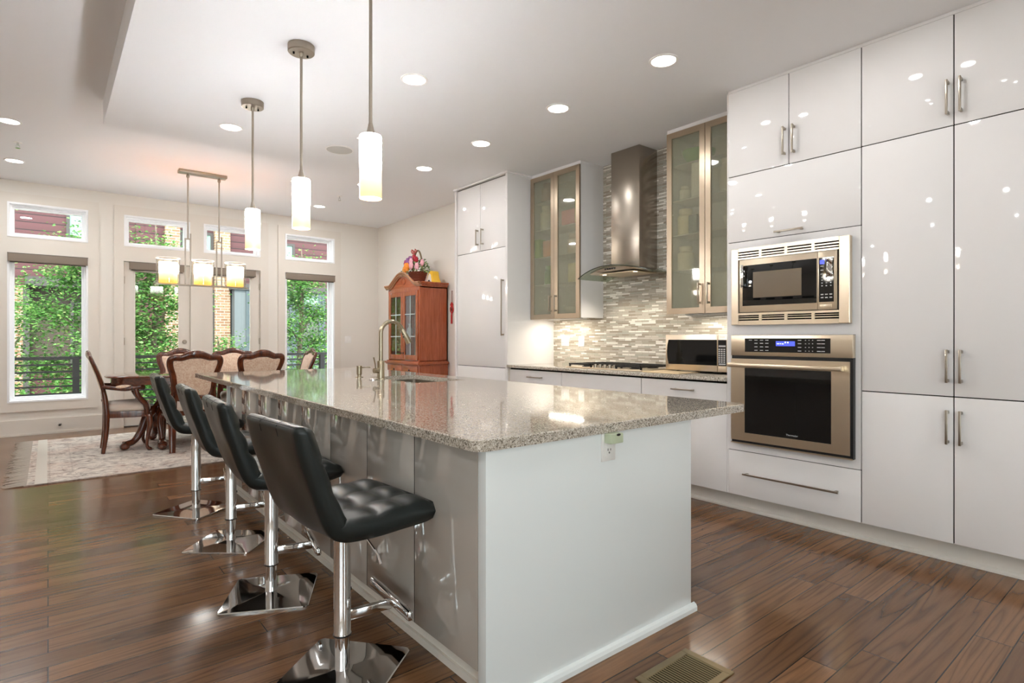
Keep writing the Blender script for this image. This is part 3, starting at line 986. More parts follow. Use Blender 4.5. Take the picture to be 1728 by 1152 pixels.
# base cabinets under the back counter
def baseunit(lab, y0, y1, drawers, handles):
    t = thing('base_cabinet', lab, 'cabinet', (4.18, (y0 + y1) / 2, 0), 'base cabinets under the back counter')
    carcass(t, y0, y1, .125, .93)
    toe(t, y0, y1)
    for (za, zb), h in zip(drawers, handles):
        d = front('drawer', t, y0, y1, za, zb)
        if h: hhandle(d, h[0], h[1], h[2])
    return t
t = baseunit('white gloss base cabinet beside the refrigerator, its bar handle left of the cooktop', 3.965, 4.76, [(.735, .918), (.43, .735), (.121, .43)], [(4.224, 4.44, .85), (4.224, 4.44, .66), (4.224, 4.44, .36)])
b = MB(); b.box(XF - .002, XF + .02, 4.762, 4.779, .121, .93); b.build('filler_strip', M['trim'], t, smooth=False)
baseunit('white gloss base cabinet with handleless top panel under the cooktop', 3.012, 3.963, [(.735, .918), (.121, .735)], [None, (3.38, 3.6, .66)])
baseunit('white gloss base cabinet with a bar handle under the countertop microwave', 2.235, 3.010, [(.735, .918), (.121, .735)], [(2.496, 2.696, .85), (2.62, 2.82, .66)])
# back counter
b = MB(); b.box(3.81, XT - .013, 2.236, 4.779, .932, .962, .003)
solid(b, 'back_countertop', M['quartz'], 'speckled stone countertop along the tiled wall under the cooktop', 'countertop')
# upper cabinets with frosted glass doors
XU = 4.148
def glass_cabinet(lab, y0, y1, ym, open_side):
    t = thing('glass_door_cabinet', lab, 'cabinet', (XT - .19, (y0 + y1) / 2, 1.45), 'frosted glass wall cabinets')
    xa, xb = XU + .024, XT - .013
    b = MB()
    b.box(xa, xb, y0, y0 + .018, 1.455, 3.005); b.box(xa, xb, y1 - .018, y1, 1.455, 3.005)
    b.box(xa + .001, xb - .011, y0 + .0185, y1 - .0185, 1.456, 1.473); b.box(xa + .001, xb - .011, y0 + .0185, y1 - .0185, 2.987, 3.004); b.box(xb - .01, xb - .001, y0 + .0185, y1 - .0185, 1.456, 3.004)
    b.build('case', M['lacquer'], t, smooth=False)
    b = MB(); b.box(xa - .01, xb, y0 - .002, y1 + .002, 3.005, ZK - .001); b.build('crown_strip', M['lacquer'], t, smooth=False)
    for z in (1.83, 2.13, 2.43, 2.735):
        b = MB(); b.box(xa + .03, xb - .011, y0 + .02, y1 - .02, z - .008, z); b.build('shelf', M['carcass'], t, smooth=False)
    for a, c, hy in ((y0, ym, ym - .042), (ym, y1, ym + .042)):
        a += .002; c -= .002
        z0, z1, w = 1.452, 3.003, .05
        d = MB()
        def fr(pts): d.prism(pts, 'x', XU, XU + .022, .0008, 1)
        fr([(a, z0), (a + w, z0 + w), (a + w, z1 - w), (a, z1)]); fr([(c, z0), (c, z1), (c - w, z1 - w), (c - w, z0 + w)])
        fr([(a, z0), (c, z0), (c - w, z0 + w), (a + w, z0 + w)]); fr([(a, z1), (a + w, z1 - w), (c - w, z1 - w), (c, z1)])
        d = d.build('door', M['steelf'], t, ang=20)
        b = MB(); b.box(XU + .008, XU + .013, a + w - .004, c - w + .004, z0 + w - .004, z1 - w + .004); b.build('frosted_pane', M['frost'], d, smooth=False)
        vhandle(d, hy - .0 if hy < ym else hy, 1.524, 1.70, XU)
    return t
glass_cabinet('steel-framed frosted glass cabinet between the refrigerator cabinet and the range hood', 4.025, 4.776, 4.396, True)
glass_cabinet('steel-framed frosted glass cabinet between the range hood and the oven tower', 2.236, 2.983, 2.611, False)
# things kept behind the frosted glass
def inside(name, lab, cat, y, z, kind, dims, c, x=None):
    m = mat(name + '_colour', c, .5)
    x = 4.185 + (dims[0] if kind != 'box' else dims[0] / 2)
    b = MB()
    if kind == 'box': b.box(x - dims[0] / 2, x + dims[0] / 2, y - dims[1] / 2, y + dims[1] / 2, z, z + dims[2], .004)
    elif kind == 'jar':
        r, h = dims
        b.lathe([(.001, 0), (r, 0), (r, h * .7), (r * .7, h * .8), (r * .7, h * .86), (r * .8, h * .86), (r * .8, h), (.001, h)], (x, y, z), 18, caps=False)
    elif kind == 'bowl':
        r, h = dims
        b.lathe([(.001, 0), (r * .5, 0), (r * .9, h * .6), (r, h), (r * .95, h), (r * .4, h * .15), (.001, h * .1)], (x, y, z), 20, caps=False)
    solid(b, name, m, lab, cat, 'things kept behind frosted glass')
for a in (('storage_jar', 'tall white jar behind frosted glass on the second shelf from top beside the refrigerator cabinet', 'jar', 4.62, 2.43, 'jar', (.075, .26), (226, 222, 206)),
          ('snack_box', 'pink box behind frosted glass at pane centre of the cabinet left of the hood', 'box', 4.22, 2.43, 'box', (.1, .2, .15), (214, 120, 132)),
          ('snack_bag', 'yellow-green packet behind frosted glass beside the pink box', 'packet', 4.09, 2.43, 'box', (.08, .07, .24), (208, 214, 90)),
          ('snack_bag', 'bright green packet behind frosted glass low in the far door left of the hood', 'packet', 4.70, 2.13, 'box', (.08, .09, .2), (150, 190, 40)),
          ('snack_box', 'orange box behind frosted glass beside the bright green packet', 'box', 4.54, 2.13, 'box', (.1, .14, .17), (216, 140, 70)),
          ('storage_jar', 'pale jar behind frosted glass at mid height of the near door left of the hood', 'jar', 4.2, 2.13, 'jar', (.08, .2), (232, 214, 200)),
          ('storage_jar', 'green jar behind frosted glass on the lowest shelf but one of the left glass cabinet', 'jar', 4.56, 1.83, 'jar', (.06, .2), (120, 170, 60)),
          ('snack_box', 'cream box behind frosted glass low beside the green jar', 'box', 4.16, 1.83, 'box', (.12, .13, .19), (230, 220, 180)),
          ('mixing_bowl', 'white bowl behind frosted glass on the floor of the cabinet left of the hood', 'bowl', 4.24, 1.473, 'bowl', (.12, .1), (225, 222, 214)),
          ('storage_jar', 'brown jar behind frosted glass on the top shelf of the left glass cabinet', 'jar', 4.6, 2.735, 'jar', (.08, .2), (150, 110, 80)),
          ('salad_bowl', 'green bowl behind frosted glass on the top shelf right of the hood', 'bowl', 2.78, 2.735, 'bowl', (.14, .11), (110, 176, 50)),
          ('serving_bowl', 'orange bowl behind frosted glass on the top shelf against the oven tower', 'bowl', 2.36, 2.735, 'bowl', (.11, .1), (220, 140, 60)),
          ('storage_box', 'tall white box behind frosted glass at the middle stile right of the hood', 'box', 2.70, 2.43, 'box', (.1, .12, .28), (240, 240, 238)),
          ('drinking_mug', 'white mug behind frosted glass beside the tall white box', 'mug', 2.85, 2.43, 'jar', (.045, .11), (236, 232, 222)),
          ('tall_canister', 'pale tall canister behind frosted glass next to the oven tower', 'canister', 2.47, 2.43, 'jar', (.055, .26), (214, 208, 196)),
          ('storage_jar', 'cream jar behind frosted glass at mid height right of the hood', 'jar', 2.86, 2.13, 'jar', (.07, .22), (238, 226, 190)),
          ('tea_tin', 'dark tin behind frosted glass between two cream jars right of the hood', 'tin', 2.75, 2.13, 'box', (.1, .08, .15), (90, 96, 70)),
          ('serving_bowl', 'white bowl behind frosted glass one shelf under the tall canister', 'bowl', 2.42, 2.13, 'bowl', (.1, .1), (234, 232, 226)),
          ('cooking_pot', 'cream pot behind frosted glass near the bottom of the door next to the oven tower', 'pot', 2.4, 1.83, 'jar', (.1, .16), (236, 228, 200)),
          ('storage_jar', 'white jar behind frosted glass lower left in the cabinet right of the hood', 'jar', 2.86, 1.83, 'jar', (.07, .2), (240, 234, 214))):
    inside(*a)
# under-cabinet strips
for y in (4.40, 2.62):
    t = thing('under_cabinet_light', 'slim light bar hidden under the wall cabinet ' + ('beside the refrigerator cabinet' if y > 4 else 'beside the oven tower'), 'light', (4.33, y, 1.44))
    b = MB(); b.box(4.30, 4.36, y - .28, y + .28, 1.443, 1.4535); b.build('housing', M['whitep'], t, smooth=False)
    lamp('bulb', 'AREA', (4.33, y, 1.44), 1.9, t, color=(1, .93, .8), shape='RECTANGLE', size=.05, size_y=.5)
# range hood
hy = 3.515
t = thing('range_hood', 'stainless chimney range hood with curved glass canopy over the cooktop', 'range hood', (4.3, hy, 1.85))
b = MB(); b.box(4.238, XT - .013, 3.345, 3.685, 1.90, ZK - .002, .002); b.build('chimney', M['hood'], t)
def gz(y): return 1.915 - .088 * (abs(y - hy) / .45) ** 2
def gx(y): return 4.00 + .07 * (abs(y - hy) / .45) ** 2
b = MB()
ys = [hy - .45 + .9 * i / 30 for i in range(31)]
T1 = [[], [], [], []]
for y in ys:
    for k, (x, dz) in enumerate(((gx(y), 0), (XT - .014, 0), (XT - .014, .007), (gx(y), .007))): T1[k].append(b.bm.verts.new((x, y, gz(y) + dz)))
for k in range(4):
    for i in range(30): b.bm.faces.new((T1[k][i], T1[k][i + 1], T1[(k + 1) % 4][i + 1], T1[(k + 1) % 4][i]))
for i in (0, 30): b.bm.faces.new([T1[k][i] for k in range(4)])
b.build('glass_canopy', M['hoodglass'], t)
b = MB()                                                        # dark ground edge of the curved glass
b.tube([(gx(y) - .001, y, gz(y) + .0035) for y in ys], .0042, 8); b.build('glass_edge', mat('glass_edge_green', (52, 56, 44), .2), t)
b = MB()
ys2 = [hy - .31 + .62 * i / 20 for i in range(21)]
T1 = [[], [], [], []]
for y in ys2:
    k0 = 1 - (abs(y - hy) / .31) ** 2
    fx = 4.06 + .03 * (1 - k0)
    for k, (x, z) in enumerate(((fx, gz(y) - .006), (XT - .014, gz(y) - .006), (XT - .014, 1.862), (fx + .01, min(1.875, gz(y) - .012)))): T1[k].append(b.bm.verts.new((x, y, z)))
for k in range(4):
    for i in range(20): b.bm.faces.new((T1[k][i], T1[k][i + 1], T1[(k + 1) % 4][i + 1], T1[(k + 1) % 4][i]))
for i in (0, 20): b.bm.faces.new([T1[k][i] for k in range(4)])
body = b.build('hood_body', mat('hood_front_steel', (196, 186, 172), .36, 1), t)
for i in range(5):
    b = MB(); y = 3.60 - i * .028; b.box(4.052, 4.062, y - .008, y + .008, 1.886, 1.900, .001); b.build('button', M['blackp'], body)
b = MB(); b.box(4.12, 4.44, 3.30, 3.73, 1.855, 1.863); b.build('filter', M['steel'], body, smooth=False)
for y in (3.33, 3.70):
    b = MB(); b.lathe([(.001, 1.854), (.02, 1.854), (.024, 1.862)], (4.16, y, 0), 18, caps=False); b.build('hood_lamp', M['hoodled'], body)
    lamp('bulb', 'SPOT', (4.2, y, 1.848), 7, t, color=(1, .9, .74), spot_size=R(120), spot_blend=.6, shadow_soft_size=.03)
# gas cooktop
t = thing('gas_cooktop', 'black gas cooktop with cast iron grates and steel knobs under the hood', 'cooktop', (4.16, 3.515, .962))
b = MB(); b.box(3.90, 4.43, 3.06, 3.97, .962, .974, .004); b.build('top_plate', M['steel'], t)
for (y0, y1) in ((3.08, 3.37), (3.375, 3.655), (3.66, 3.95)):
    b = MB()
    for y in (y0 + .008, y1 - .008): b.box(3.925 if y0 != 3.375 else 4.02, 4.41, y - .006, y + .006, .992, 1.006)
    for x in ((3.931, 4.404) if y0 != 3.375 else (4.026, 4.404)): b.box(x - .006, x + .006, y0, y1, .992, 1.006)
    for x in ((4.05, 4.17, 4.29) if y0 != 3.375 else (4.12, 4.21, 4.31)): b.box(x - .005, x + .005, y0, y1, .994, 1.006)
    b.box(3.93 if y0 != 3.375 else 4.03, 4.4, (y0 + y1) / 2 - .005, (y0 + y1) / 2 + .005, .994, 1.006)
    for y in (y0 + .008, y1 - .008):
        for x in (3.935 if y0 != 3.375 else 4.03, 4.40): b.box(x - .007, x + .007, y - .007, y + .007, .972, .994)
    b.build('grate', M['iron'], t, smooth=False)
for x, y in ((4.03, 3.225), (4.28, 3.225), (4.2, 3.515), (4.03, 3.805), (4.28, 3.805)):
    b = MB(); b.lathe([(.05, .972), (.05, .98), (.036, .982), (.036, .99), (.001, .992)], (x, y, 0), 20, caps=False); b.build('burner', M['iron'], t)
for i in range(5):
    y = 3.63 - i * .058
    b = MB(); b.lathe([(.021, .974), (.021, .98), (.017, .982), (.016, 1.004), (.001, 1.006)], (3.955, y, 0), 20, caps=False); b.build('knob', M['nickel'], t)
# countertop microwave
XC = 4.10
t = thing('countertop_microwave', 'silver countertop microwave standing on the stone counter beside the oven tower', 'microwave', (4.3, 2.67, .962))
b = MB(); b.box(XC + .03, XC + .385, 2.383, 2.957, .985, 1.276, .004); b.build('case', M['hood'], t)
for x in (XC + .06, XC + .34):
    for y in (2.42, 2.87): b = MB(); b.cyl((x, y, .962), (x, y, .986), .014, .017, 14); b.build('foot', M['blackp'], t)
d = MB(); d.box(XC, XC + .03, 2.470, 2.957, .98, 1.276, .004); d = d.build('door', M['steel'], t)
b = MB(); b.prism([(2.474, 1.03), (2.925, 1.03), (2.936, 1.08), (2.94, 1.13), (2.936, 1.19), (2.925, 1.234), (2.474, 1.234)], 'x', XC - .003, XC + .001); b.build('door_glass', M['blackglass'], d, smooth=False)
p = MB(); p.box(XC, XC + .03, 2.383, 2.468, .98, 1.276, .004); p = p.build('control_panel', M['steel'], t)
b = MB(); b.box(XC - .003, XC + .001, 2.392, 2.462, 1.03, 1.234); b.build('keypad', M['blackp'], p, smooth=False)
b = MB(); b.box(XC - .0042, XC - .002, 2.398, 2.456, 1.178, 1.190)
for r in range(7):
    for c in range(3): b.box(XC - .0042, XC - .002, 2.402 + c * .021, 2.402 + c * .021 + .014, 1.055 + r * .0165, 1.065 + r * .0165)
b.box(XC - .0042, XC - .002, 2.398, 2.456, 1.038, 1.048)
b.build('key_print', M['ink'], p, smooth=False)
b = MB(); b.box(XC - .0042, XC - .002, 2.396, 2.458, 1.2, 1.226); b.build('display', M['blackglass'], p, smooth=False)
b = MB(); b.box(XC - .004, XC + .002, 2.392, 2.46, .988, 1.02, .002); b.build('door_button', M['steel'], p)
text('Panasonic', .0105, 'lettering', mat('dark_red_print', (120, 30, 24), .5), p, (XC - .0004, 2.426, 1.256), (R(90), 0, R(-90)))
b = MB(); b.box(3.86, 4.16, 2.66, 3.02, .962, .972, .004)
solid(b, 'cutting_board', mat('pale_beech_board', (222, 196, 156), .5), 'thin pale wooden board lying under the countertop microwave corner', 'cutting board')
# plates on the tiles
def plate(name, lab, y0, y1, z0, z1, n, kind, x=XT - .012):
    t = thing(name, lab, 'outlet' if kind == 'o' else 'switch', (x, (y0 + y1) / 2, z0))
    b = MB(); b.box(x - .006, x, y0, y1, z0, z1, .002); b.build('cover_plate', M['whitep'], t)
    w = (y1 - y0) / n
    for i in range(n):
        yc = y0 + (i + .5) * w
        b = MB(); b.box(x - .009, x - .005, yc - .017, yc + .017, z0 + .025, z1 - .025, .001); q = b.build('rocker' if kind == 's' else 'socket', M['whitep'], t)
        if kind == 'o':
            b = MB()
            for zc in (z0 + .04, z1 - .04):
                for dy in (-.006, .006): b.box(x - .0096, x - .0085, yc + dy - .0012, yc + dy + .0012, zc - .005, zc + .005)
            b.build('slots', M['slot'], q, smooth=False)
plate('outlet_plate', 'white double outlet plate on the mosaic tiles beside the refrigerator cabinet', 4.527, 4.648, 1.157, 1.27, 2, 'o')
plate('outlet_plate', 'white single outlet plate on the mosaic tiles left of the cooktop', 4.296, 4.378, 1.155, 1.269, 1, 'o')
# ------------------------------------------------------------------ island
ix0, ix1, iy0, iy1 = 1.12, 2.287, 1.51, 5.03
t = thing('kitchen_island', 'long kitchen island of gloss panels with a white end panel under the stone top', 'kitchen island', (1.7, 3.27, 0))
b = MB(); b.box(ix0 - .002, ix1, iy0, iy0 + .045, .0, .8765, .0015); b.build('end_panel', M['endpanel'], t)
b = MB(); b.box(ix0 - .002, ix1, iy1 - .03, iy1, .0, .8765, .0015); b.build('end_panel', M['endpanel'], t)
b = MB(); b.box(ix0 + .0205, ix1 - .0205, iy0 + .046, iy1 - .031, .128, .6); b.box(ix0 + .0205, 2.05, iy0 + .046, iy1 - .031, .6, .8765)
b.box(2.05, ix1 - .0205, iy0 + .046, 3.55, .6, .8765); b.box(2.05, ix1 - .0205, 4.75, iy1 - .031, .6, .8765); b.build('carcass', M['gap'], t, smooth=False)  # carcass kept dark, the shade of the seams in its colour
n = 8
w = (iy1 - .032 - (iy0 + .048)) / n
for i in range(n):
    a = iy0 + .048 + i * w
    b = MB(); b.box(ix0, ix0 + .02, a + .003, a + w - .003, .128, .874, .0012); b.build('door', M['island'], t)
    b = MB(); b.box(ix0 + .0012, ix0 + .02, a + w - .0027, a + w + .0027, .128, .874); b.build('door_gap', M['gap'], t, smooth=False)  # dark strip between the doors in place of the shade there
for i in range(4):
    a = iy0 + .048 + i * 2 * w
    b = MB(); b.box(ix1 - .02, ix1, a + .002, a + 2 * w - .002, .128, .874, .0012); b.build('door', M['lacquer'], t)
b = MB(); b.box(1.19, 1.205, iy0 + .046, iy1 - .031, 0, .127); b.box(1.178, 1.19, iy0 + .046, iy1 - .031, 0, .03); b.build('toe_kick', M['trim'], t, smooth=False)
b = MB(); b.box(2.2, 2.215, iy0 + .046, iy1 - .031, 0, .127); b.build('toe_kick', M['trim'], t, smooth=False)
b = MB(); b.prism([(iy0 - .018, 0), (iy0 - .018, .018), (iy0 - .012, .03), (iy0, .036), (iy0, 0)], 'x', ix0 - .002, ix1 + .022)
b.build('shoe_moulding', M['endpanel'], t, ang=25)
# worktop with the sink cut-out and rounded corners
cx0, cx1, cy0, cy1 = 1.075, 2.77, 1.497, 6.10
sx0, sx1, sy0, sy1 = 2.125, 2.575, 3.74, 4.56
def rrect(x0, x1, y0, y1, r, n=6):
    out = []
    for cx, cy, a0 in ((x1 - r, y0 + r, -90), (x1 - r, y1 - r, 0), (x0 + r, y1 - r, 90), (x0 + r, y0 + r, 180)):
        for k in range(n + 1): a = R(a0 + 90 * k / n); out.append((cx + r * math.cos(a), cy + r * math.sin(a)))
    return out
b = MB()
zt, zb = .915, .8775
def loopv(pts, z): return [b.bm.verts.new((x, y, z)) for x, y in pts]
OUT, INN = rrect(cx0, cx1, cy0, cy1, .05), rrect(sx0, sx1, sy0, sy1, .03)
c = .004
def inset(pts, d, cxm, cym): return [(x - d * (1 if x > cxm else -1), y - d * (1 if y > cym else -1)) for x, y in pts]
o_b = loopv(OUT, zb); o_m = loopv(OUT, zt - c); o_t = loopv(inset(OUT, c, 1.9, 3.8), zt)
i_b = loopv(INN, zb); i_t = loopv(INN, zt)
def sides(A, B):
    for i in range(len(A)): b.bm.faces.new((A[i], A[(i + 1) % len(A)], B[(i + 1) % len(A)], B[i]))
sides(o_b, o_m); sides(o_m, o_t); sides(i_b, i_t)
for O, I in ((o_t, i_t), (o_b, i_b)):
    q = len(O) // 4
    for i in range(len(O)):
        b.bm.faces.new((O[i], O[(i + 1) % len(O)], I[(i + 1) % len(O)], I[i]))
solid(b, 'island_countertop', M['quartz'], 'long speckled stone worktop on the kitchen island', 'countertop', ang=25)
# sink
t = thing('kitchen_sink', 'undermount steel sink sunk in the island worktop', 'sink', (2.35, 4.15, .66))
b = MB()
prof = [(INN, .8765, 0), (INN, .69, .0), (INN, .665, .03), (INN, .66, .1)]
loops = []
for pts, z, d in prof: loops.append(loopv(inset(pts, d, 2.35, 4.15), z))
for A, B in zip(loops, loops[1:]): sides(A, B)
b.bm.faces.new(loops[-1])
fl = loopv(inset(INN, -.025, 2.35, 4.15), .8765); sides(fl, loops[0])
b.build('basin', M['hood'], t)
b = MB(); b.lathe([(.045, .661), (.04, .664), (.02, .662), (.001, .662)], (2.35, 4.15, 0), 20, caps=False); b.build('drain', M['chrome'], t)
# faucet
M['faucet'] = mat('warm_brushed_nickel', (172, 160, 138), .26, 1)
fx, fy = 2.073, 4.216
t = thing('kitchen_faucet', 'tall brushed nickel gooseneck faucet with pull-down head at the sink', 'faucet', (fx, fy, .915))
b = MB(); b.lathe([(.001, .915), (.034, .915), (.034, .921), (.029, .926), (.029, 1.062), (.026, 1.067), (.001, 1.067)], (fx, fy, 0), 28, caps=False); b.build('body', M['faucet'], t)
ra = .098
pts = [(fx, fy, 1.06), (fx, fy, 1.15), (fx, fy, 1.285)]
for k in range(1, 17):
    a = PI - (PI * .86) * k / 16
    pts.append((fx + ra + ra * math.cos(a), fy, 1.285 + ra * math.sin(a)))
b = MB(); b.tube(pts, .0165, 16, up=(0, 1, 0)); b.build('spout', M['faucet'], t)
p = Vector(pts[-1]); d = (Vector(pts[-1]) - Vector(pts[-2])).normalized()
b = MB(); b.tube([p, p + d * .01, p + d * .012, p + d * .10, p + d * .135, p + d * .137], [.0175, .0175, .019, .023, .026, .021], 18, up=(0, 1, 0)); h = b.build('spray_head', M['faucet'], t)
b = MB(); q = p + d * .05; b.ell((q.x - .018, q.y - .006, q.z - .004), (.006, .006, .008)); b.ell((q.x - .014, q.y - .006, q.z - .026), (.005, .005, .007)); b.build('spray_button', M['blackp'], h)
b = MB(); b.tube([(fx - .02, fy, .988), (fx - .062, fy - .005, .988)], .021, 18); b.build('valve', M['faucet'], t)
b = MB(); b.tube([(fx - .045, fy, 1.0), (fx - .05, fy, 1.04), (fx - .062, fy, 1.095)], [.006, .0065, .0075], 10, flat=.7); b.build('lever', M['faucet'], t)
t = thing('soap_dispenser', 'small brushed nickel soap dispenser left of the faucet', 'soap dispenser', (2.05, 4.574, .915))
b = MB(); b.lathe([(.001, .915), (.033, .915), (.033, .919), (.017, .922), (.0165, .935), (.022, .94), (.022, 1.0), (.024, 1.002), (.024, 1.012), (.001, 1.014)], (2.05, 4.574, 0), 24, caps=False); b.build('body', M['faucet'], t)
b = MB(); b.tube([(2.065, 4.57, .997), (2.10, 4.56, 1.0), (2.14, 4.548, .998)], [.006, .005, .005], 10); b.build('nozzle', M['faucet'], t)
b = MB(); b.lathe([(.001, .915), (.028, .915), (.028, .921), (.02, .925), (.001, .925)], (2.01, 4.23, 0), 24, caps=False)
solid(b, 'hole_cover', M['chrome'], 'flat chrome hole cover disc beside the faucet foot', 'hole cover')
# outlet on the island's end with a charger plugged in
t = thing('outlet_plate', 'white outlet plate on the end panel of the island', 'outlet', (1.72, iy0, .765))
b = MB(); b.box(1.676, 1.756, iy0 - .006, iy0, .765, .8768, .002); b.build('cover_plate', M['whitep'], t)
b = MB(); b.box(1.696, 1.736, iy0 - .009, iy0 - .005, .785, .86, .001); q = b.build('socket', M['whitep'], t)
b = MB(); b.box(1.706, 1.709, iy0 - .0098, iy0 - .0085, .806, .815); b.box(1.722, 1.7245, iy0 - .0098, iy0 - .0085, .806, .814); b.lathe([(.001, iy0 - .0096), (.0035, iy0 - .0096), (.0035, iy0 - .0086)], (1.7155, 0, .798), 10, 'y', caps=False); b.build('slots', M['slot'], q, smooth=False)
b = MB(); b.box(1.688, 1.758, iy0 - .045, iy0 - .007, .838, .876, .003)
c = solid(b, 'plug_adapter', mat('pale_green_plastic', (196, 206, 176), .4), 'pale green plug-in adapter in the island outlet under the worktop edge', 'plug adapter')
b = MB(); b.ell((1.728, iy0 - .046, .872), (.012, .003, .005)); b.build('jack', M['blackp'], c)
# ------------------------------------------------------------------ bar stools
def lshape():
    """one upholstered shell, side outline from the back's top edge down and forward; split in backrest and seat"""
    inner = spline([(-.205, .945), (-.175, .86), (-.145, .77), (-.112, .69), (-.085, .652), (-.04, .642), (.06, .648), (.16, .652), (.225, .650), (.25, .642)], 6)
    outer = spline([(-.272, .945), (-.250, .86), (-.222, .77), (-.192, .67), (-.158, .60), (-.108, .566), (.0, .558), (.12, .561), (.21, .563), (.25, .570)], 6)
    return inner, outer
def make_stool():
    t = thing('bar_stool', '', 'bar stool', (0, 0, 0), 'bar stools along the island')
    inn, out = lshape()
    N = len(inn)
    hw = .245
    cre = 24                                        # ring where back meets seat
    tot = [0]
    for a, c in zip(inn, inn[1:]): tot.append(tot[-1] + (c - a).length)
    ncol = 26
    def ring(i):
        P, Q = inn[i], out[i]
        th = (P - Q)
        nrm = th.normalized()
        r = min(.034, th.length * .48)
        pts = []
        s = tot[i] / tot[-1]
        # tufts: three across, three on the back and three on the seat
        if i <= cre: v = tot[i] / tot[cre] * 3
        else: v = (tot[i] - tot[cre]) / (tot[-1] - tot[cre]) * 3
        for k in range(ncol + 1):                     # inner face, from -y to +y
            y = -hw + 2 * hw * k / ncol
            e = max(0, abs(y) - (hw - r)) / r
            drop = r * (1 - math.sqrt(max(0, 1 - e * e)))
            u = (y + hw) / (2 * hw) * 3
            pu = abs(math.sin(PI * u)) ** .55
            pv = abs(math.sin(PI * v)) ** .55
            puff = .024 * (pu * pv - .75) * (1 - e)
            end = 1 - min(1, min(i, N - 1 - i) / 4)
            puff *= (1 - end * .8)
            q = P + nrm * (puff - drop)
            pts.append((q.x, y, q.y))
        for k in range(ncol + 1):                     # outer face back again
            y = hw - 2 * hw * k / ncol
            e = max(0, abs(y) - (hw - r)) / r
            drop = r * (1 - math.sqrt(max(0, 1 - e * e)))
            wr = .004 * math.sin(3 * PI * (y + hw) / (2 * hw)) * math.sin(PI * s * 3.3)
            q = Q - nrm * (wr - drop)
            pts.append((q.x, y, q.y))
        return pts
    rings = [ring(i) for i in range(N)]
    def endcap(rg, dirv, nst=5, depth=.026):
        """rounded end: shrink the ring towards its own spine while pushing outwards"""
        cx = sum(p[0] for p in rg) / len(rg); cz = sum(p[2] for p in rg) / len(rg)
        out = []
        for k in range(1, nst + 1):
            a = PI / 2 * k / nst
            f, push = math.cos(a), math.sin(a) * depth
            out.append([(cx + (p[0] - cx) * max(f, .02) + dirv[0] * push, p[1] * (1 - (1 - f) * .07), cz + (p[2] - cz) * max(f, .02) + dirv[1] * push) for p in rg])
        return out
    def skin(rgs, name):
        b = MB()
        V = [[b.bm.verts.new(p) for p in rg] for rg in rgs]
        m = len(V[0])
        for A, B in zip(V, V[1:]):
            for k in range(m): b.bm.faces.new((A[k], A[(k + 1) % m], B[(k + 1) % m], B[k]))
        b.bm.faces.new(V[0]); b.bm.faces.new(V[-1][::-1])
        return b.build(name, M['leather'], t, ang=70)
    top = endcap(rings[0], (-.33, .94))
    nose = endcap(rings[-1], (.99, -.12), depth=.03)
    bk = skin(top[::-1] + rings[:cre + 1], 'backrest')
    se = skin(rings[cre:] + nose, 'seat')
    b = MB()                                        # piping seams across the top edge and down the sides
    rg0 = top[1]
    for frac in (1 / 3, 2 / 3):
        k = round(ncol * frac)
        path = [rings[2][k], rings[0][k], top[1][k], top[3][k], top[3][2 * ncol + 1 - k], top[1][2 * ncol + 1 - k], rings[0][2 * ncol + 1 - k], rings[2][2 * ncol + 1 - k]]
        b.tube(path, .0018, 6)
    b.tube([top[2][2 * ncol + 1 - k] for k in range(1, ncol)], .0016, 6)
    b.build('piping', M['stitch'], bk)
    b = MB(); b.lathe([(.001, .553), (.075, .553), (.075, .562), (.001, .562)], (.03, 0, 0), 20, caps=False); b.build('seat_plate', M['blackp'], se)
    b = MB(); b.lathe([(.001, .147), (.033, .147), (.033, .152), (.031, .156), (.031, .55), (.001, .55)], (0, 0, 0), 28, caps=False); b.build('sleeve', M['chrome'], t)
    b = MB(); b.box(.028, .035, -.006, .006, .30, .312); b.build('sleeve_catch', M['blackp'], t)
    b = MB(); b.lathe([(.001, .143), (.0335, .143), (.0335, .149), (.001, .149)], (0, 0, 0), 28, caps=False); b.build('sleeve_ring', M['blackp'], t)
    b = MB(); b.lathe([(.001, .012), (.028, .012), (.0265, .03), (.0265, .145), (.001, .145)], (0, 0, 0), 28, caps=False); b.build('pillar', M['chrome'], t)
    h = .196
    pts = rrect(-h, h, -h, h, .022)
    b = MB()
    A = [b.bm.verts.new((x, y, 0)) for x, y in pts]
    B = [b.bm.verts.new((x, y, .006)) for x, y in pts]
    rows = [A, B]
    for f, z in ((.985, .0105), (.8, .0115), (.5, .013), (.2, .0165), (.12, .02)): rows.append([b.bm.verts.new((x * f, y * f, z)) for x, y in pts])
    for P, Q in zip(rows, rows[1:]):
        for i in range(len(P)): b.bm.faces.new((P[i], P[(i + 1) % len(P)], Q[(i + 1) % len(P)], Q[i]))
    b.bm.faces.new(A[::-1]); b.bm.faces.new(rows[-1])
    b.build('base_plate', M['chrome'], t, ang=25)
    f = MB(); f.box(.02, .195, -.012, .012, .19, .226, .004)
    f.move(Matrix.Rotation(R(-8), 4, 'Z')); f = f.build('footrest', M['chrome'], t)
    b = MB(); b.box(.178, .205, -.19, .19, .212, .25, .009, 3); b.move(Matrix.Rotation(R(-8), 4, 'Z')); b.build('foot_bar', M['chrome'], f)
    b = MB(); b.tube([(.0, -.09, .556), (.015, -.16, .535), (.03, -.21, .49), (.032, -.225, .462)], [.004, .004, .0045, .006], 8); b.build('lift_lever', M['chrome'], t)
    return t
stool = make_stool()
def setstool(o, x, y, rz, base, label):
    o.location = (x, y, 0); o.rotation_euler = (0, 0, R(rz)); o['label'] = label
    for c in o.children:
        if c.name.startswith('base_plate'): c.rotation_euler = (0, 0, R(base - rz))
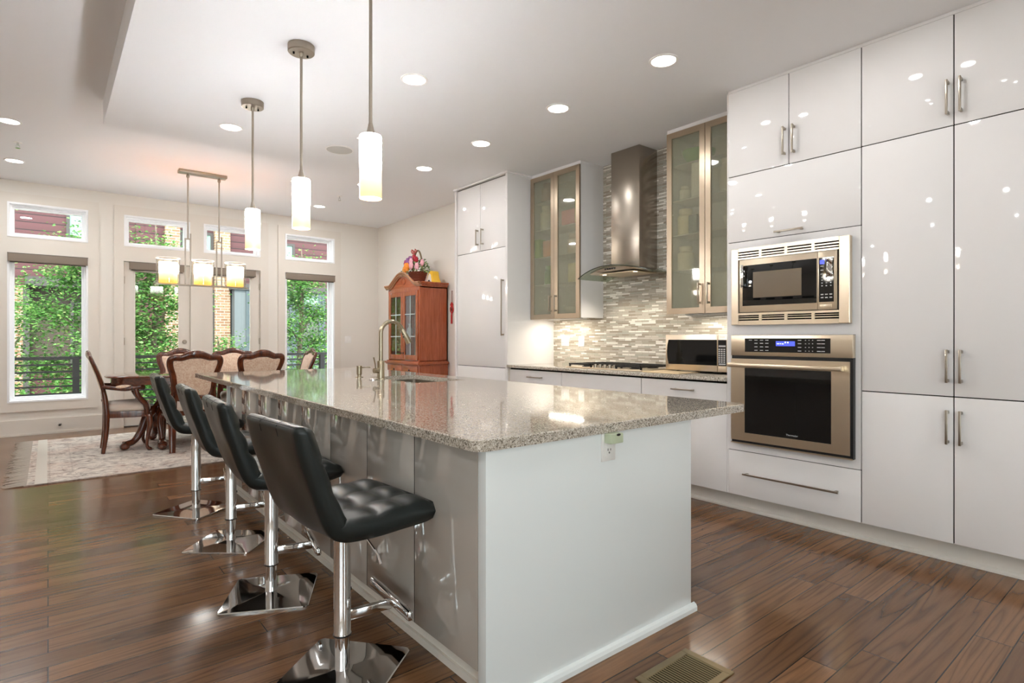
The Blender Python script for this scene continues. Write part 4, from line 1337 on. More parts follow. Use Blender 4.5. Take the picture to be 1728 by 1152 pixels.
ST = [(.853, 2.054, 4, 40, 'dark leather bar stool nearest the camera, its tufted seat fully in view'),
      (.847, 2.906, -3, 63, 'second dark leather bar stool, behind the nearest one along the island'),
      (.868, 3.79, -3, 50, 'third dark leather bar stool from the camera, between two others'),
      (.835, 4.665, -3, 36, 'dark leather bar stool furthest from the camera, beside the carved armchair')]
for i, (x, y, rz, bs, l) in enumerate(ST):
    o = stool if i == 0 else dup(stool)
    setstool(o, x, y, rz, bs, l)
    if i == 3:                                       # wound up a little higher than the others
        for c in o.children:
            if c.name.split('.')[0] in ('seat', 'backrest', 'lift_lever'): c.location.z += .025
# floor register
t = thing('floor_vent', 'bronze floor register with louvres in the dark planks before the island', 'floor vent', (1.83, 1.23, 0))
vx0, vx1, vy0, vy1 = 1.665, 1.985, 1.125, 1.337
b = MB()
for a in ((vx0, vx0 + .03, vy0, vy1), (vx1 - .03, vx1, vy0, vy1), (vx0 + .03, vx1 - .03, vy0, vy0 + .03), (vx0 + .03, vx1 - .03, vy1 - .03, vy1)): b.box(a[0], a[1], a[2], a[3], .0, .006, .002, 1)
b.build('frame', M['brass'], t)
b = MB(); b.box(vx0 + .02, vx1 - .02, vy0 + .02, vy1 - .02, .0005, .0015); b.build('duct_shade', M['gap'], t, smooth=False)  # flat dark sheet standing for the shade below the louvres
for i in range(20):
    x = vx0 + .037 + i * .013
    b = MB(); b.prism([(x - .0016, .002), (x + .0002, .0052), (x + .0022, .0052), (x + .0004, .002)], 'y', vy0 + .03, vy1 - .03); b.build('louvre', M['brass'], t, smooth=False)
# ------------------------------------------------------------------ dining end
b = MB(); b.box(-.16, 3.30, 6.28, 8.94, 0.0, .012, .003)
rug = solid(b, 'area_rug', M['rug'], 'large faded oriental rug with fringe under the dining table', 'rug', base=(1.57, 7.61, 0))
for x0, x1 in ((-.11, .015), (3.125, 3.25)):
    b = MB(); b.box(x0 + .02, x1 - .02, 6.275, 8.945, .011, .0145, .001); b.build('flatweave_end', M['rugcream'], rug)
rnd = random.Random(5)
for side, xe in ((-1, -.16), (1, 3.3)):
    b = MB()
    for i in range(130):
        y = 6.29 + 2.64 * i / 129
        L = rnd.uniform(.09, .15)
        j = rnd.uniform(-.02, .02)
        b.tube([(xe - side * .02, y, .012), (xe + side * L * .5, y + j * .6, .008), (xe + side * L, y + j, .004)], [.004, .0045, .0025], 5)
    o = b.build('fringe', M['rugfringe'], rug); o['kind'] = 'stuff'
ZT = .838
tx, ty = 1.52, 7.74
t = thing('dining_table', 'oval glossy mahogany dining table on carved pedestals', 'dining table', (tx, ty, .012))
def oval(a, c, n=64): return [(tx + a * math.copysign(abs(math.cos(2 * PI * k / n)) ** .8, math.cos(2 * PI * k / n)), ty + c * math.copysign(abs(math.sin(2 * PI * k / n)) ** .8, math.sin(2 * PI * k / n))) for k in range(n)]
b = MB()
rows = []
for f, z in ((1.03, ZT - .028), (1.036, ZT - .022), (1.036, ZT - .012), (1.02, ZT - .004), (1.0, ZT)): rows.append([b.bm.verts.new((tx + (x - tx) * f, ty + (y - ty) * f, z)) for x, y in oval(1.0, .54)])
for P, Q in zip(rows, rows[1:]):
    for i in range(64): b.bm.faces.new((P[i], P[(i + 1) % 64], Q[(i + 1) % 64], Q[i]))
b.bm.faces.new(rows[0][::-1]); b.bm.faces.new(rows[-1])
b.build('tabletop', M['mahogtop'], t)
b = MB(); b.prism(oval(.985, .525), 'z', ZT - .1, ZT - .027); b.build('apron', M['mahogtop'], t)
for px in (tx - .5, tx + .5):
    b = MB(); b.lathe([(.001, .36), (.03, .36), (.075, .40), (.085, .46), (.05, .52), (.042, .58), (.07, .64), (.10, .70), (.11, .738), (.001, .738)], (px, ty, 0), 24, caps=False); pd = b.build('pedestal', M['mahog'], t)
    for a in ((205, 265, 95) if px < tx else (-25, -85, 85)):
        ca, sa = math.cos(R(a)), math.sin(R(a))
        pts = spline([(px + ca * r_, ty + sa * r_, z) for r_, z in ((.02, .43), (.10, .42), (.17, .33), (.23, .19), (.30, .10), (.37, .075), (.40, .065))], 5)
        b = MB(); b.tube(pts, lerpn([.05, .055, .05, .04, .034, .038, .048], len(pts)), 12, up=(0, 0, 1)); b.ell((px + ca * .40, ty + sa * .40, .052), (.05, .05, .04)); b.build('leg', M['mahog'], t)
# carved chairs
def make_chair(arms):
    t = thing('dining_armchair' if arms else 'dining_chair', '', 'armchair' if arms else 'chair', (0, 0, 0), 'carved dining chairs')
    zb = .012
    def xb(z):
        q = max(0, (z - .45) / .66)
        return -.225 - .215 * q ** 1.8
    # seat
    seat = [(-.235, -.2), (-.1, -.225), (.1, -.262), (.235, -.27), (.268, -.2), (.275, 0), (.268, .2), (.235, .27), (.1, .262), (-.1, .225), (-.235, .2)]
    b = MB(); b.prism(seat, 'z', .385, .455, .008); b.build('seat_rail', M['mahog'], t)
    b = MB()
    rows = []
    for f, z in ((.97, .452), (1.0, .475), (1.0, .50), (.95, .525), (.8, .541), (.5, .551), (.15, .555)): rows.append([b.bm.verts.new((x * f + .01, y * f, z)) for x, y in seat])
    for P, Q in zip(rows, rows[1:]):
        for i in range(len(P)): b.bm.faces.new((P[i], P[(i + 1) % len(P)], Q[(i + 1) % len(P)], Q[i]))
    b.bm.faces.new(rows[0][::-1]); b.bm.faces.new(rows[-1])
    b.build('seat', M['seatfab'], t, ang=80)
    # back frame: balloon outline with a raised crest
    half = [(0, .60), (.08, .592), (.15, .60), (.182, .66), (.19, .75), (.205, .85), (.232, .94), (.240, 1.0), (.222, 1.032), (.18, 1.036), (.14, 1.034), (.10, 1.048), (.055, 1.064), (0, 1.07)]
    full = [(y, z) for y, z in half] + [(-y, z) for y, z in half[-2:0:-1]]
    path = spline([(xb(z), y, z) for y, z in full], 5, closed=True)
    rad = []
    for p in path: rad.append(.035 if p.z < .97 else .034 + .012 * math.exp(-(p.y / .1) ** 2))
    b = MB(); b.tube(path, rad, 12, closed=True, flat=.72, up=(1, 0, .25)); bf = b.build('back_frame', M['mahog'], t, ang=60)
        # upholstered panel, domed to both faces
    inn = [(y * .93, .835 + (z - .835) * .93) for y, z in full]
    ip = spline([(0, y, z) for y, z in inn], 4, closed=True)
    b = MB()
    for s in (1, -1):
        rows = []
        for f, dome in ((1.0, .006), (.9, .022), (.65, .032), (.3, .036)):
            ring = []
            for p in ip:
                y, z = p.y * f, .83 + (p.z - .83) * f
                ring.append(b.bm.verts.new((xb(z) + s * dome, y, z)))
            rows.append(ring)
        n = len(ip)
        for P, Q in zip(rows, rows[1:]):
            for i in range(n): b.bm.faces.new((P[i], P[(i + 1) % n], Q[(i + 1) % n], Q[i]))
        b.bm.faces.new(rows[-1])
    b.build('back_cushion', M['damask'], t, ang=80)
    for s in (-1, 1):
        pts = spline([(xb(.70) + .0, s * .185, .70), (-.24, s * .192, .60), (-.222, s * .2, .46), (-.222, s * .2, .36), (-.232, s * .203, .2), (-.262, s * .206, zb)], 5)
        b = MB(); b.tube(pts, lerpn([.03, .036, .042, .042, .037, .03], len(pts)), 10, flat=.85, up=(1, 0, 0)); b.build('leg', M['mahog'], t, ang=60)
        pts = spline([(.235, s * .238, .43), (.262, s * .258, .36), (.262, s * .262, .28), (.238, s * .25, .16), (.23, s * .243, .07), (.25, s * .254, .03), (.268, s * .265, zb + .012)], 5)
        b = MB(); b.tube(pts, lerpn([.036, .04, .034, .024, .019, .022, .026], len(pts)), 12, up=(1, 0, 0)); b.ell((.262, s * .262, zb + .016), (.03, .026, .016)); b.build('leg', M['mahog'], t, ang=60)
        if arms:
            pts = spline([(xb(.72) + .0, s * .2, .725), (-.16, s * .245, .712), (-.02, s * .285, .70), (.09, s * .295, .715), (.145, s * .295, .722), (.175, s * .29, .708), (.17, s * .288, .69)], 6)
            b = MB(); b.tube(pts, lerpn([.024, .027, .03, .034, .042, .038, .026], len(pts)), 12, flat=.85, up=(0, 0, 1)); a = b.build('arm', M['mahog'], t, ang=60)
            b = MB(); b.ell((-.03, s * .282, .722), (.10, .028, .022)); b.build('arm_pad', M['damask'], a)
            pts = spline([(.10, s * .295, .70), (.115, s * .298, .64), (.155, s * .298, .58), (.205, s * .285, .53), (.225, s * .268, .47), (.222, s * .262, .42)], 5)
            b = MB(); b.tube(pts, lerpn([.03, .031, .031, .032, .034, .034], len(pts)), 10, up=(1, 0, 0)); b.build('arm_support', M['mahog'], a, ang=60)
    if arms:
        b = MB(); b.ell((-.262, 0, .565), (.018, .06, .016)); b.build('rear_carving', M['mahog'], bf)
    return t
ch = make_chair(False)
ac = make_chair(True)
def put(o, x, y, rz, l):
    o.location = (x, y, 0); o.rotation_euler = (0, 0, R(rz)); o['label'] = l
for o in (ch, ac): o.scale = (.8, 1, 1)               # shallow seats
put(ac, .672, 7.68, -2, 'carved mahogany armchair with pale seat, in profile before the big window')
put(dup(ac), 2.47, 7.8, 176, 'carved dining armchair at the table end before the window by the china cabinet')
put(ch, 1.24, 7.25, 90, 'carved dining chair with its pink-beige back to the camera, behind the bar stools')
put(dup(ch), 1.885, 7.27, 98, 'carved dining chair with its back to the camera, standing behind the island worktop')
put(dup(ch), 1.335, 8.22, -92, 'carved dining chair facing the camera across the table, before the deadbolt door')
put(dup(ch), 2.0, 8.25, -88, 'carved dining chair facing the camera between the two chair backs, before the brick view')
# china cabinet against the right wall
y0, y1, x0, x1 = 7.25, 8.22, 4.17, XR - .02
t = thing('china_cabinet', 'orange-brown china cabinet with arched bonnet and two glazed doors', 'china cabinet', (4.42, 7.735, 0))
b = MB(); b.box(x0 - .01, x1, y0 - .015, y1 + .015, .06, .86, .004); b.box(x0 - .03, x1, y0 - .03, y1 + .03, 0, .08, .006); b.build('base', M['cherry'], t)
b = MB()
for z, d in ((.86, .02), (.875, .045), (.89, .04), (.905, .01)): b.box(x0 - .01 - d, x1, y0 - .01 - d, y1 + .01 + d, z - .015, z, .004)
b.build('waist_moulding', M['cherrylow'], t)
ym = (y0 + y1) / 2
for a, c in ((y0 + .02, ym - .01), (ym + .01, y1 - .02)):
    b = MB(); b.box(x0 - .026, x0 - .008, a, c, .70, .835, .004); d = b.build('drawer', M['cherrylow'], t)
    b = MB(); b.ell((x0 - .036, (a + c) / 2, .77), (.012, .012, .012)); b.build('knob', M['iron'], d)
    b = MB(); b.box(x0 - .026, x0 - .008, a, c, .1, .68, .004); d = b.build('cupboard_door', M['cherry'], t)
b = MB()
b.box(x0 + .02, x1, y0, y0 + .02, .905, 2.0); b.box(x0 + .02, x1, y1 - .02, y1, .905, 2.0); b.box(x1 - .015, x1, y0, y1, .905, 2.0); b.box(x0 + .02, x1, y0, y1, 1.985, 2.0)
b.box(x0, x0 + .025, y0, y0 + .035, .905, 2.0, .003); b.box(x0, x0 + .025, y1 - .035, y1, .905, 2.0, .003); b.box(x0, x0 + .025, y0 + .03, y1 - .03, 1.945, 2.0, .003)
b.box(x0 + .02, x1, y0, y1, .905, .915)
b.build('upper_case', M['cherry'], t)
M['mirror'] = mat('cabinet_pale_back', (232, 236, 238), .3)
b = MB(); b.box(x1 - .022, x1 - .016, y0 + .021, y1 - .021, .92, 1.98); b.build('back_panel', M['mirror'], t, smooth=False)
for a, c in ((y0 + .036, ym - .002), (ym + .002, y1 - .036)):
    d = MB(); w = .06; z0, z1 = .92, 1.943
    d.box(x0 - .012, x0 + .012, a, a + w, z0, z1, .003); d.box(x0 - .012, x0 + .012, c - w, c, z0, z1, .003)
    d.box(x0 - .012, x0 + .012, a + w, c - w, z0, z0 + .075, .003); d.box(x0 - .012, x0 + .012, a + w, c - w, z1 - .07, z1, .003)
    d = d.build('door', M['cherry'], t)
    b = MB(); b.box(x0 - .002, x0 + .003, a + w, c - w, z0 + .07, z1 - .07); b.build('door_pane', M['caseglass'], d, smooth=False)
    b = MB()
    for z in (1.27, 1.60): b.box(x0 - .006, x0 - .002, a + w, c - w, z - .006, z + .006)
    b.box(x0 - .006, x0 - .002, (a + c) / 2 - .006, (a + c) / 2 + .006, z0 + .07, z1 - .07)
    b.build('muntin', mat('pale_leaded_bar', (214, 216, 212), .3), d, smooth=False)
    b = MB(); yk = c - .03 if c < ym else a + .03; b.ell((x0 - .02, yk, 1.02), (.01, .007, .012)); b.build('knob', M['iron'], d)
for z in (1.27, 1.60):
    b = MB(); b.box(x0 + .06, x1 - .025, y0 + .022, y1 - .022, z - .005, z); b.build('glass_shelf', M['caseglass'], t, smooth=False)
# cornice on the sides, arched bonnet on the front
b = MB()
for z0, z1, d in ((2.0, 2.02, .01), (2.02, 2.045, .025), (2.045, 2.07, .04)): b.box(x0 + .03, x1, y0 - d, y1 + d, z0, z1, .004)
b.build('cornice', M['cherry'], t)
def arch(y):
    q = min(1, abs(y - ym) / .40)
    return 2.055 + .175 * max(0, math.cos(q * PI / 2)) ** 1.25
ys = [y0 - .05 + (y1 - y0 + .1) * i / 40 for i in range(41)]
b = MB(); b.prism([(y0, 2.0), (y1, 2.0)] + [(y, arch(y) - .03) for y in ys[::-1] if y0 <= y <= y1], 'x', x0 + .005, x0 + .03); bo = b.build('bonnet', M['cherrylow'], t)
b = MB()
for dx, dz, r in ((-.035, .0, .016), (-.02, -.02, .018), (-.005, -.04, .016)): b.tube([(x0 + dx, y, arch(y) + dz) for y in ys], r, 8, up=(1, 0, 0))
b.build('bonnet_moulding', mat('silver_lit_moulding', (176, 120, 84), .16, coat=.9), bo)
b = MB(); b.tube([(x0 + .0, ym + .062 * math.cos(a), 2.10 + .045 * math.sin(a)) for a in [2 * PI * k / 24 for k in range(24)]], .007, 8, closed=True, up=(1, 0, 0)); b.build('medallion', M['cherry'], bo)
# crockery inside
def crock(name, lab, cat, y, z, prof, c, x=4.4):
    b = MB(); b.lathe(prof, (x, y, z), 20, caps=False)
    solid(b, name, mat(name + '_glaze', c, .2), lab, cat, 'crockery in the china cabinet')
cup = [(.001, 0), (.03, 0), (.04, .03), (.042, .07), (.038, .07), (.034, .02), (.001, .01)]
vase = [(.001, 0), (.035, 0), (.05, .06), (.04, .12), (.018, .16), (.024, .2), (.02, .2), (.001, .19)]
plates = [(.001, 0), (.06, 0), (.09, .02), (.09, .025), (.06, .03), (.09, .04), (.09, .045), (.001, .04)]
teapot = [(.001, 0), (.05, 0), (.08, .04), (.082, .08), (.05, .12), (.02, .13), (.012, .15), (.001, .155)]
for a in (('china_vase', 'white vase on the top shelf in the near glazed door of the china cabinet', 'vase', 7.42, 1.6, vase, (236, 230, 220)),
          ('china_figure', 'small pink figurine vase on the top shelf at the near case side', 'figurine', 7.34, 1.6, [(.001, 0), (.03, 0), (.02, .06), (.03, .1), (.016, .14), (.02, .17), (.001, .19)], (220, 170, 150)),
          ('tea_pot', 'white teapot on the middle shelf in the near glazed door', 'teapot', 7.46, 1.27, teapot, (240, 238, 230)),
          ('tea_cup', 'cream cup on the middle shelf at the near case side', 'cup', 7.33, 1.27, cup, (228, 214, 180)),
          ('plate_stack', 'stack of white plates on the cabinet floor in the near glazed door', 'plates', 7.45, .916, plates, (238, 238, 234)),
          ('dark_jar', 'dark jar on the cabinet floor at the near case side', 'jar', 7.33, .916, vase, (110, 104, 96)),
          ('china_vase', 'white vase on the middle shelf in the far glazed door of the china cabinet', 'vase', 7.95, 1.27, vase, (226, 226, 222)),
          ('plate_stack', 'stack of plates on the cabinet floor in the far glazed door', 'plates', 7.95, .916, plates, (232, 234, 236))): crock(*a)
# flower basket on top
bx, by, bz = 4.41, 7.72, 2.071
t = thing('flower_basket', 'wicker basket of silk flowers with bow on top of the china cabinet', 'flower basket', (bx, by, bz))
b = MB()
for i in range(11):
    z = bz + .012 + i * .0165
    r = .105 + .06 * (i / 10)
    b.tube([(bx + (r + .004 * math.sin(9 * a + i * PI)) * math.cos(a) * .8, by + (r + .004 * math.sin(9 * a + i * PI)) * math.sin(a), z) for a in [2 * PI * k / 54 for k in range(54)]], .0085, 6, closed=True)
b.build('basket', M['wicker'], t)
b = MB(); b.tube([(bx, by + .145 * math.cos(a), bz + .16 + .36 * math.sin(a)) for a in [PI * k / 24 for k in range(25)]], .011, 8, flat=1.4); b.build('handle', M['wicker2'], t)
b = MB()
rn = random.Random(11)
def ribbon(pts, w): b.tube(pts, w, 6, flat=.25, up=(1, 0, .2))
hx, hz = by + .06, bz + .50
for sy in (-1, 1):
    ribbon([(bx - .01, hx, hz), (bx - .04, hx + sy * .05, hz + .035), (bx - .03, hx + sy * .085, hz + .015), (bx - .03, hx + sy * .05, hz - .012), (bx - .01, hx, hz)], .016)
    ribbon([(bx - .02, hx, hz), (bx - .05, hx + sy * .03, hz - .07), (bx - .06, hx + sy * .045 - .02, hz - .14)], .013)
b.build('bow', mat('dusky_red_ribbon', (176, 84, 76), .6), t)
def flower(y, z, x, r, c, name='flower'):
    b = MB()
    for lay, (n, rr, tilt) in enumerate(((6, 1.0, .25), (5, .7, .65), (4, .42, 1.0))):
        for k in range(n):
            a = 2 * PI * k / n + lay * .5
            d = Vector((-math.sin(tilt), math.cos(a) * math.cos(tilt), math.sin(a) * math.cos(tilt)))
            q = Vector((x, y, z)) + d * r * rr * .62
            b.ell(tuple(q), (r * .3, r * .45 * (1.1 - lay * .2), r * .45 * (1.1 - lay * .2)), 8, 5)
    b.build(name, mat('petal_%d_%d_%d' % c, c, .7), t)
O, PK, MG, PU, RD, YO = (240, 146, 50), (232, 176, 186), (168, 60, 108), (150, 96, 150), (176, 36, 54), (226, 160, 70)
for y, z, x, r, c in ((by + .02, .245, -.17, .06, O), (by + .135, .225, -.14, .04, YO), (by - .07, .27, -.15, .048, PK), (by - .17, .25, -.12, .045, PK), (by + .15, .33, -.1, .045, MG), (by + .07, .35, -.12, .045, PU), (by - .02, .34, -.12, .04, PK), (by - .06, .36, -.06, .045, RD), (by + .0, .40, -.05, .04, RD), (by + .11, .40, -.06, .035, MG), (by + .03, .385, -.1, .036, PU), (by - .19, .31, -.04, .04, PK), (by + .2, .27, -.06, .035, PU)):
    flower(by + (y - by) * 1.15, bz + z, bx + x, r * 1.25, c)
b = MB()
for i in range(330):
    a = rn.uniform(0, 2 * PI); h = rn.uniform(0, 1)
    rr = .255 * math.sqrt(rn.uniform(.2, 1)) * (1.15 - .75 * h)
    c = Vector((bx + rr * math.cos(a) * .8, by + rr * math.sin(a) * 1.15, bz + .16 + .22 * h))
    d = Vector((rn.uniform(-1, 1), rn.uniform(-1, 1), rn.uniform(-.3, 1))).normalized()
    s = d.cross(Vector((rn.uniform(-1, 1), rn.uniform(-1, 1), .3))).normalized()
    L, w = rn.uniform(.03, .055), rn.uniform(.009, .015)
    b.quad(c, c + d * L * .5 + s * w, c + d * L, c + d * L * .5 - s * w)
b.build('foliage', m_leaf('silk_leaves', (56, 84, 46), (120, 146, 92)), t, smooth=False)
# yellow and white ornament at the near end of the cabinet top
ox, oy = 4.47, 7.36
t = thing('yellow_ornament', 'curved yellow and white ornament with a dark round hole on the china cabinet top', 'ornament', (ox, oy, 2.071))
pr = [(-.11, 0), (-.105, .05), (-.08, .11), (-.03, .16), (.02, .175), (.055, .16), (.06, .11), (.085, .05), (.12, 0)]
pr = [(-y, z) for y, z in pr]
b = MB(); b.prism([(oy + y, 2.071 + z) for y, z in spline([(a, c, 0) for a, c in pr], 4) for y, z in [(y, z)]] if False else [(oy + p.x, 2.071 + p.y) for p in spline([(a, c, 0) for a, c in pr], 4)], 'x', ox - .05, ox + .06, .006); b.build('body', mat('yellow_enamel', (240, 192, 60), .35), t)
b = MB(); b.prism([(oy + .10, 2.073), (oy + .09, 2.12), (oy + .06, 2.175), (oy + .02, 2.215), (oy - .01, 2.19), (oy - .03, 2.12), (oy - .035, 2.073)], 'x', ox - .056, ox - .049, .002); b.build('white_face', mat('white_enamel', (240, 238, 228), .35), t)
b = MB(); b.prism([(oy + .03 + .036 * math.cos(PI * k / 14), 2.073 + .042 * math.sin(PI * k / 14)) for k in range(15)], 'x', ox - .059, ox - .055); b.build('hole', mat('dark_brown_hole', (54, 36, 44), .6), t, smooth=False)
# red knot hanging on the wall
ky = 7.146
t = thing('wall_hanging', 'red knotted tassel charm hanging on the wall beside the china cabinet', 'wall hanging', (XR - .012, ky, 1.46))
b = MB(); b.tube([(XR - .008, ky, 1.945), (XR - .01, ky, 1.75)], .004, 6); b.ell((XR - .006, ky, 1.945), (.006, .008, .008)); b.build('cord', M['wicker'], t)
b = MB()
for k in range(4):
    a = PI / 2 * k
    b.tube([(XR - .012, ky + .018 * math.cos(a) + .016 * math.cos(q), 1.742 + .018 * math.sin(a) + .016 * math.sin(q)) for q in [2 * PI * i / 12 for i in range(12)]], .006, 6, closed=True, up=(1, 0, 0))
b.ell((XR - .012, ky, 1.742), (.008, .016, .016)); b.build('knot', M['red'], t)
b = MB(); b.tube([(XR - .012, ky + .036 * math.cos(q), 1.672 + .045 * math.sin(q)) for q in [2 * PI * i / 20 for i in range(20)]], .009, 8, closed=True, up=(1, 0, 0)); b.build('ring', M['red'], t)
b = MB(); b.ell((XR - .012, ky, 1.672), (.008, .02, .024)); b.build('bead', mat('dark_wood_bead', (120, 60, 44), .4), t)
b = MB(); b.ell((XR - .012, ky, 1.612), (.01, .013, .014)); b.lathe([(.006, 1.6), (.012, 1.59), (.014, 1.47), (.012, 1.46), (.001, 1.46)], (XR - .015, ky, 0), 12, caps=False); b.build('tassel', M['red'], t)
# switch and small outlet on the far wall
t = thing('switch_plate', 'white triple light switch on the far wall beside the last window', 'switch', (4.094, YB, 1.16))
b = MB(); b.box(4.035, 4.155, YB - .006, YB, 1.16, 1.28, .002); b.build('cover_plate', M['whitep'], t)
for x in (4.057, 4.095, 4.133):
    b = MB(); b.box(x - .012, x + .012, YB - .01, YB - .005, 1.19, 1.25, .001); b.build('rocker', M['whitep'], t)
t = thing('door_stop', 'small round chrome doorstop on the baseboard under the big window', 'doorstop', (.12, YB - .03, .11))
b = MB(); b.lathe([(.001, -.055), (.012, -.055), (.015, -.045), (.009, -.04), (.009, -.012), (.02, -.008), (.022, 0)], (.12, YB - .022, .11), 18, 'y', caps=False); b.build('stem', M['chrome'], t)
b = MB(); b.lathe([(.001, -.066), (.012, -.064), (.013, -.054)], (.12, YB - .022, .11), 18, 'y', caps=False); b.build('rubber_tip', M['blackp'], t)
# ------------------------------------------------------------------ outside
b = MB(); b.box(-4, 8, YB + T, 12.0, -.16, -.05); struct(b, 'deck', M['deck'], smooth=False)
b = MB(); b.box(-30, 40, 12.0, 40, -3.2, -3.0); b.box(-30, 40, -30, YF - .3, -3.2, -3.0); struct(b, 'ground', M['ground'], smooth=False)
ry = 11.8
t = thing('deck_railing', 'black steel deck railing with thin horizontal bars outside the windows', 'railing', (1.5, ry, -.05))
b = MB(); b.box(-3.8, 7.8, ry - .03, ry + .03, .895, .945); b.build('top_rail', M['rail'], t, smooth=False)
for i, z in enumerate((.815, .70, .585, .465, .345, .2, .08)):
    b = MB(); b.box(-3.8, 7.8, ry - .008, ry + .008, z - .014, z + .014); b.build('bar', M['rail'], t, smooth=False)
for x in (-3.75, -1.70, .355, 2.24, 4.455, 6.5):
    b = MB(); b.box(x - .045, x + .045, ry - .045, ry + .045, -.05, .905); b.build('post', M['rail'], t, smooth=False)
Y = 18.0
t = thing('opposite_house', 'maroon and tan brick town house across the street with a blue-grey bay', 'house', (2, Y, -3))
def part(name, m, x0, x1, z0, z1, y0=0.0, y1=.3, parent=None):
    b = MB(); b.box(x0, x1, Y + y0, Y + y1, z0, z1); return b.build(name, M[m], parent or t, smooth=False)
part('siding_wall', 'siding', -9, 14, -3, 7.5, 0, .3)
part('brick_pier', 'bricks', -9, -.42, -3, 2.5, -.25, 0)
part('corner_post', 'darktrim', -.46, -.34, -3, 2.5, -.3, -.2)
part('porch_shade_panel', 'porch', -.34, 1.7, -.4, 2.48, -.03, .0)  # flat dark panel with the porch shade put into its colour
part('porch_floor', 'darktrim', -.42, 1.8, -.6, -.4, -.6, 0)
part('eave', 'darktrim', -.42, 1.85, 2.48, 2.70, -.5, 0)
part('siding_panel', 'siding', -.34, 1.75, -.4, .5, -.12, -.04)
part('brick_pier', 'bricks', 2.45, 2.80, -3, 5.5, -.2, 0)
part('brick_pier', 'bricks', 3.66, 4.06, -3, 5.5, -.2, 0)
part('downpipe', 'darktrim', 3.60, 3.66, -3, 2.6, -.12, 0)
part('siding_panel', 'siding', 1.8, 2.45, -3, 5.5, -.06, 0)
bay = part('bay', 'bay', 4.10, 6.72, -3, 2.72, -.5, 0)
part('bay_cornice', 'darktrim', 4.02, 6.8, 2.62, 2.80, -.56, 0)
part('bay_sill', 'baytrim', 4.06, 6.76, .86, .98, -.54, -.5, bay)
for x in (4.45, 5.75, 6.66): part('bay_mullion', 'baytrim', x - .05, x + .05, -1.0, 2.6, -.53, -.5, bay)
def win(x0, x1, z0, z1, y, g='outglass', m='baytrim'):
    w = .07
    b = MB()
    b.box(x0 - w, x0, Y + y - .05, Y + y, z0 - w, z1 + w); b.box(x1, x1 + w, Y + y - .05, Y + y, z0 - w, z1 + w)
    b.box(x0, x1, Y + y - .05, Y + y, z0 - w, z0); b.box(x0, x1, Y + y - .05, Y + y, z1, z1 + w)
    f = b.build('window', M[m], t, smooth=False)
    b = MB(); b.box(x0, x1, Y + y - .02, Y + y - .005, z0, z1); b.build('pane', M[g], f, smooth=False)
M['darkpane'] = mat('dark_window_pane', (58, 60, 50), .1, spec=.8)
for x0, x1 in ((4.58, 5.05), (5.2, 5.62), (5.88, 6.5)):
    win(x0, x1, 2.28, 2.5, -.5)
    win(x0, x1, 1.15, 2.1, -.5, 'darkpane')
win(2.88, 3.58, 2.9, 4.15, -.01, m='darktrim')
win(5.2, 5.86, 3.0, 4.08, -.01, m='darktrim')
win(.42, .95, 3.78, 4.6, -.01, m='darktrim')
win(.5, 1.3, .6, 2.1, -.03, 'darkpane', 'darktrim')
win(2.88, 3.58, .2, 2.3, -.01, 'darkpane', 'darktrim')
b = MB(); b.box(-9, 14, Y - .5, Y + 5, 7.5, 7.7); b.build('roof', M['darktrim'], t, smooth=False)
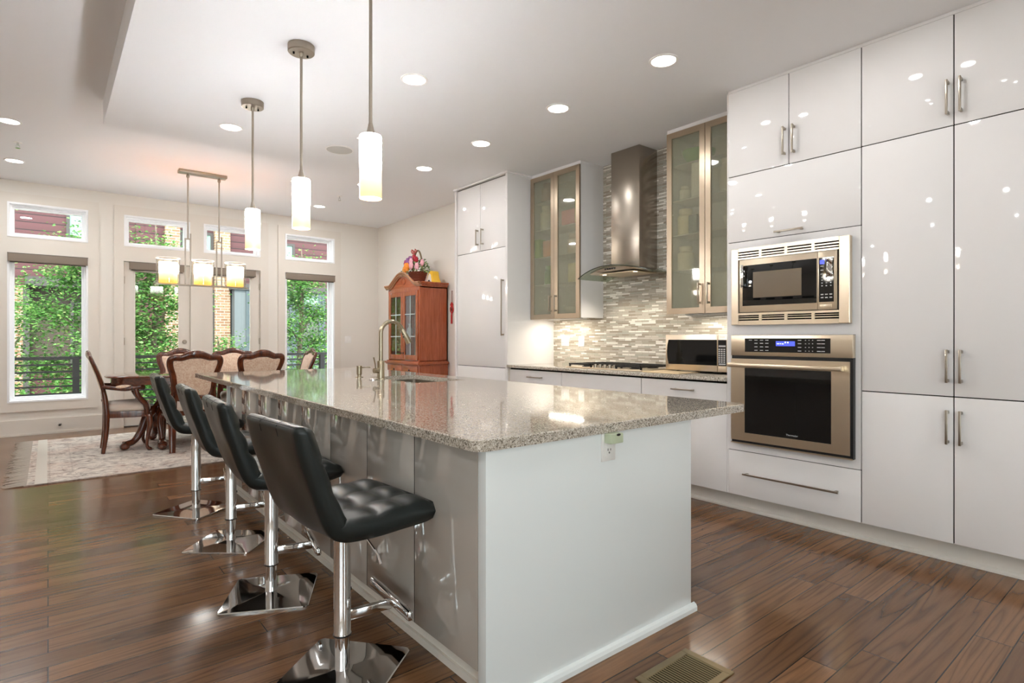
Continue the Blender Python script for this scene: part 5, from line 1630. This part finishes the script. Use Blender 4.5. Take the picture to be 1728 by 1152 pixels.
def tree(x, y, base, top, rx, ry_, n, seed, lab, limbs=9, low=.25, leafs=.058):
    rn = random.Random(seed)
    t = thing('street_tree', lab, 'tree', (x, y, -3), 'maple trees beyond the deck')
    H = top - base
    b = MB()
    trunk = spline([(x, y, -3), (x + .05, y, -1), (x - .04, y + .05, base + H * .4), (x + .03, y, base + H * .75), (x, y, top - .1)], 5)
    b.tube(trunk, lerpn([.12, .09, .065, .035, .01], len(trunk)), 8)
    tips = []
    for i in range(limbs):
        f = low + (1 - low) * (i + .5) / limbs
        a = i * 2.4 + rn.uniform(-.4, .4)
        z = base + H * f * .86
        k = math.sin(PI * min(.97, .2 + .75 * f))
        L = rn.uniform(.75, 1.05)
        p0 = Vector((x, y, z - .25))
        p2 = Vector((x + math.cos(a) * rx * k * L, y + math.sin(a) * ry_ * k * L, z + .3))
        p1 = p0.lerp(p2, .5) + Vector((0, 0, .18))
        pts = spline([p0, p1, p2], 6)
        b.tube(pts, lerpn([.03, .018, .006], len(pts)), 6)
        tips.append(pts)
    b.build('trunk', M['bark'], t)
    b = MB()
    for i in range(n):
        pts = tips[rn.randrange(len(tips))]
        c = pts[min(len(pts) - 1, int(len(pts) * (1 - rn.random() ** 1.6 * .8)))]
        s = .26 + .12 * math.sin(i)
        c = c + Vector((rn.gauss(0, s), rn.gauss(0, s), rn.gauss(-.02, s * .62)))
        d = Vector((rn.uniform(-1, 1), rn.uniform(-1, 1), rn.uniform(-.6, .25))).normalized()
        u = Vector((rn.uniform(-.5, .5), rn.uniform(-.5, .5), 1)).normalized()
        sd = d.cross(u).normalized()
        L = leafs * rn.uniform(.7, 1.35)
        # five-pointed leaf blade, folded a little along its midrib
        nrm = sd.cross(d) * L * .12
        m_ = b.bm.verts.new(c); tp = b.bm.verts.new(c + d * L)
        for sg in (-1, 1):
            b.bm.faces.new([m_] + [b.bm.verts.new(c + d * L * a_ + sd * sg * L * w_ + nrm) for a_, w_ in ((.12, .38), (.38, .30), (.5, .52), (.66, .2))] + [tp])
    b.build('foliage', M['leaf'], t, smooth=False)
tree(.62, 13.9, -1.2, 3.75, 1.1, .9, 12000, 3, 'green maple tree filling the big window beside the armchair')
tree(-.62, 14.6, -1.6, 2.75, .7, .7, 3000, 8, 'thin maple tree with climbing branches at the left edge of the big window')
tree(1.75, 14.0, -1.5, 3.75, .85, .8, 10500, 4, 'maple tree behind the French door with the deadbolt')
tree(3.0, 14.3, -1.6, 1.35, .95, .6, 3400, 6, 'low maple tree whose branch crosses the brick pier in the second French door')
tree(4.75, 13.9, -1.4, 3.5, .8, .8, 9600, 5, 'maple tree filling the window beside the china cabinet')
for i, (x, y) in enumerate(((-.9, 13.2), (.5, 13.0), (1.8, 13.2), (3.3, 13.1), (4.6, 13.0), (5.8, 13.3))):
    rn = random.Random(40 + i)
    b = MB()
    for k in range(2600):
        a = rn.uniform(0, 2 * PI); ph = rn.uniform(-.9, 1.3); r_ = rn.uniform(.75, 1.0)
        c = Vector((x + .85 * r_ * math.cos(a) * math.cos(ph), y + .6 * r_ * math.sin(a) * math.cos(ph), -.45 + 1.05 * r_ * math.sin(ph)))
        d = Vector((rn.uniform(-1, 1), rn.uniform(-1, 1), rn.uniform(-.6, .3))).normalized()
        s = d.cross(Vector((rn.uniform(-.4, .4), rn.uniform(-.4, .4), 1))).normalized()
        L = rn.uniform(.06, .11)
        b.quad(c, c + d * L * .5 + s * L * .35, c + d * L, c + d * L * .5 - s * L * .35)
    g = solid(b, 'street_shrub', M['leaf'], ['leafy shrub behind the railing at the left end of the deck', 'leafy shrub behind the railing under the big window', 'leafy shrub behind the railing under the deadbolt door', 'leafy shrub behind the railing under the second French door', 'leafy shrub behind the railing under the window by the china cabinet', 'leafy shrub behind the railing at the right end of the deck'][i], 'shrub', 'shrubs beyond the deck', base=(x, y, -1.5), smooth=False)
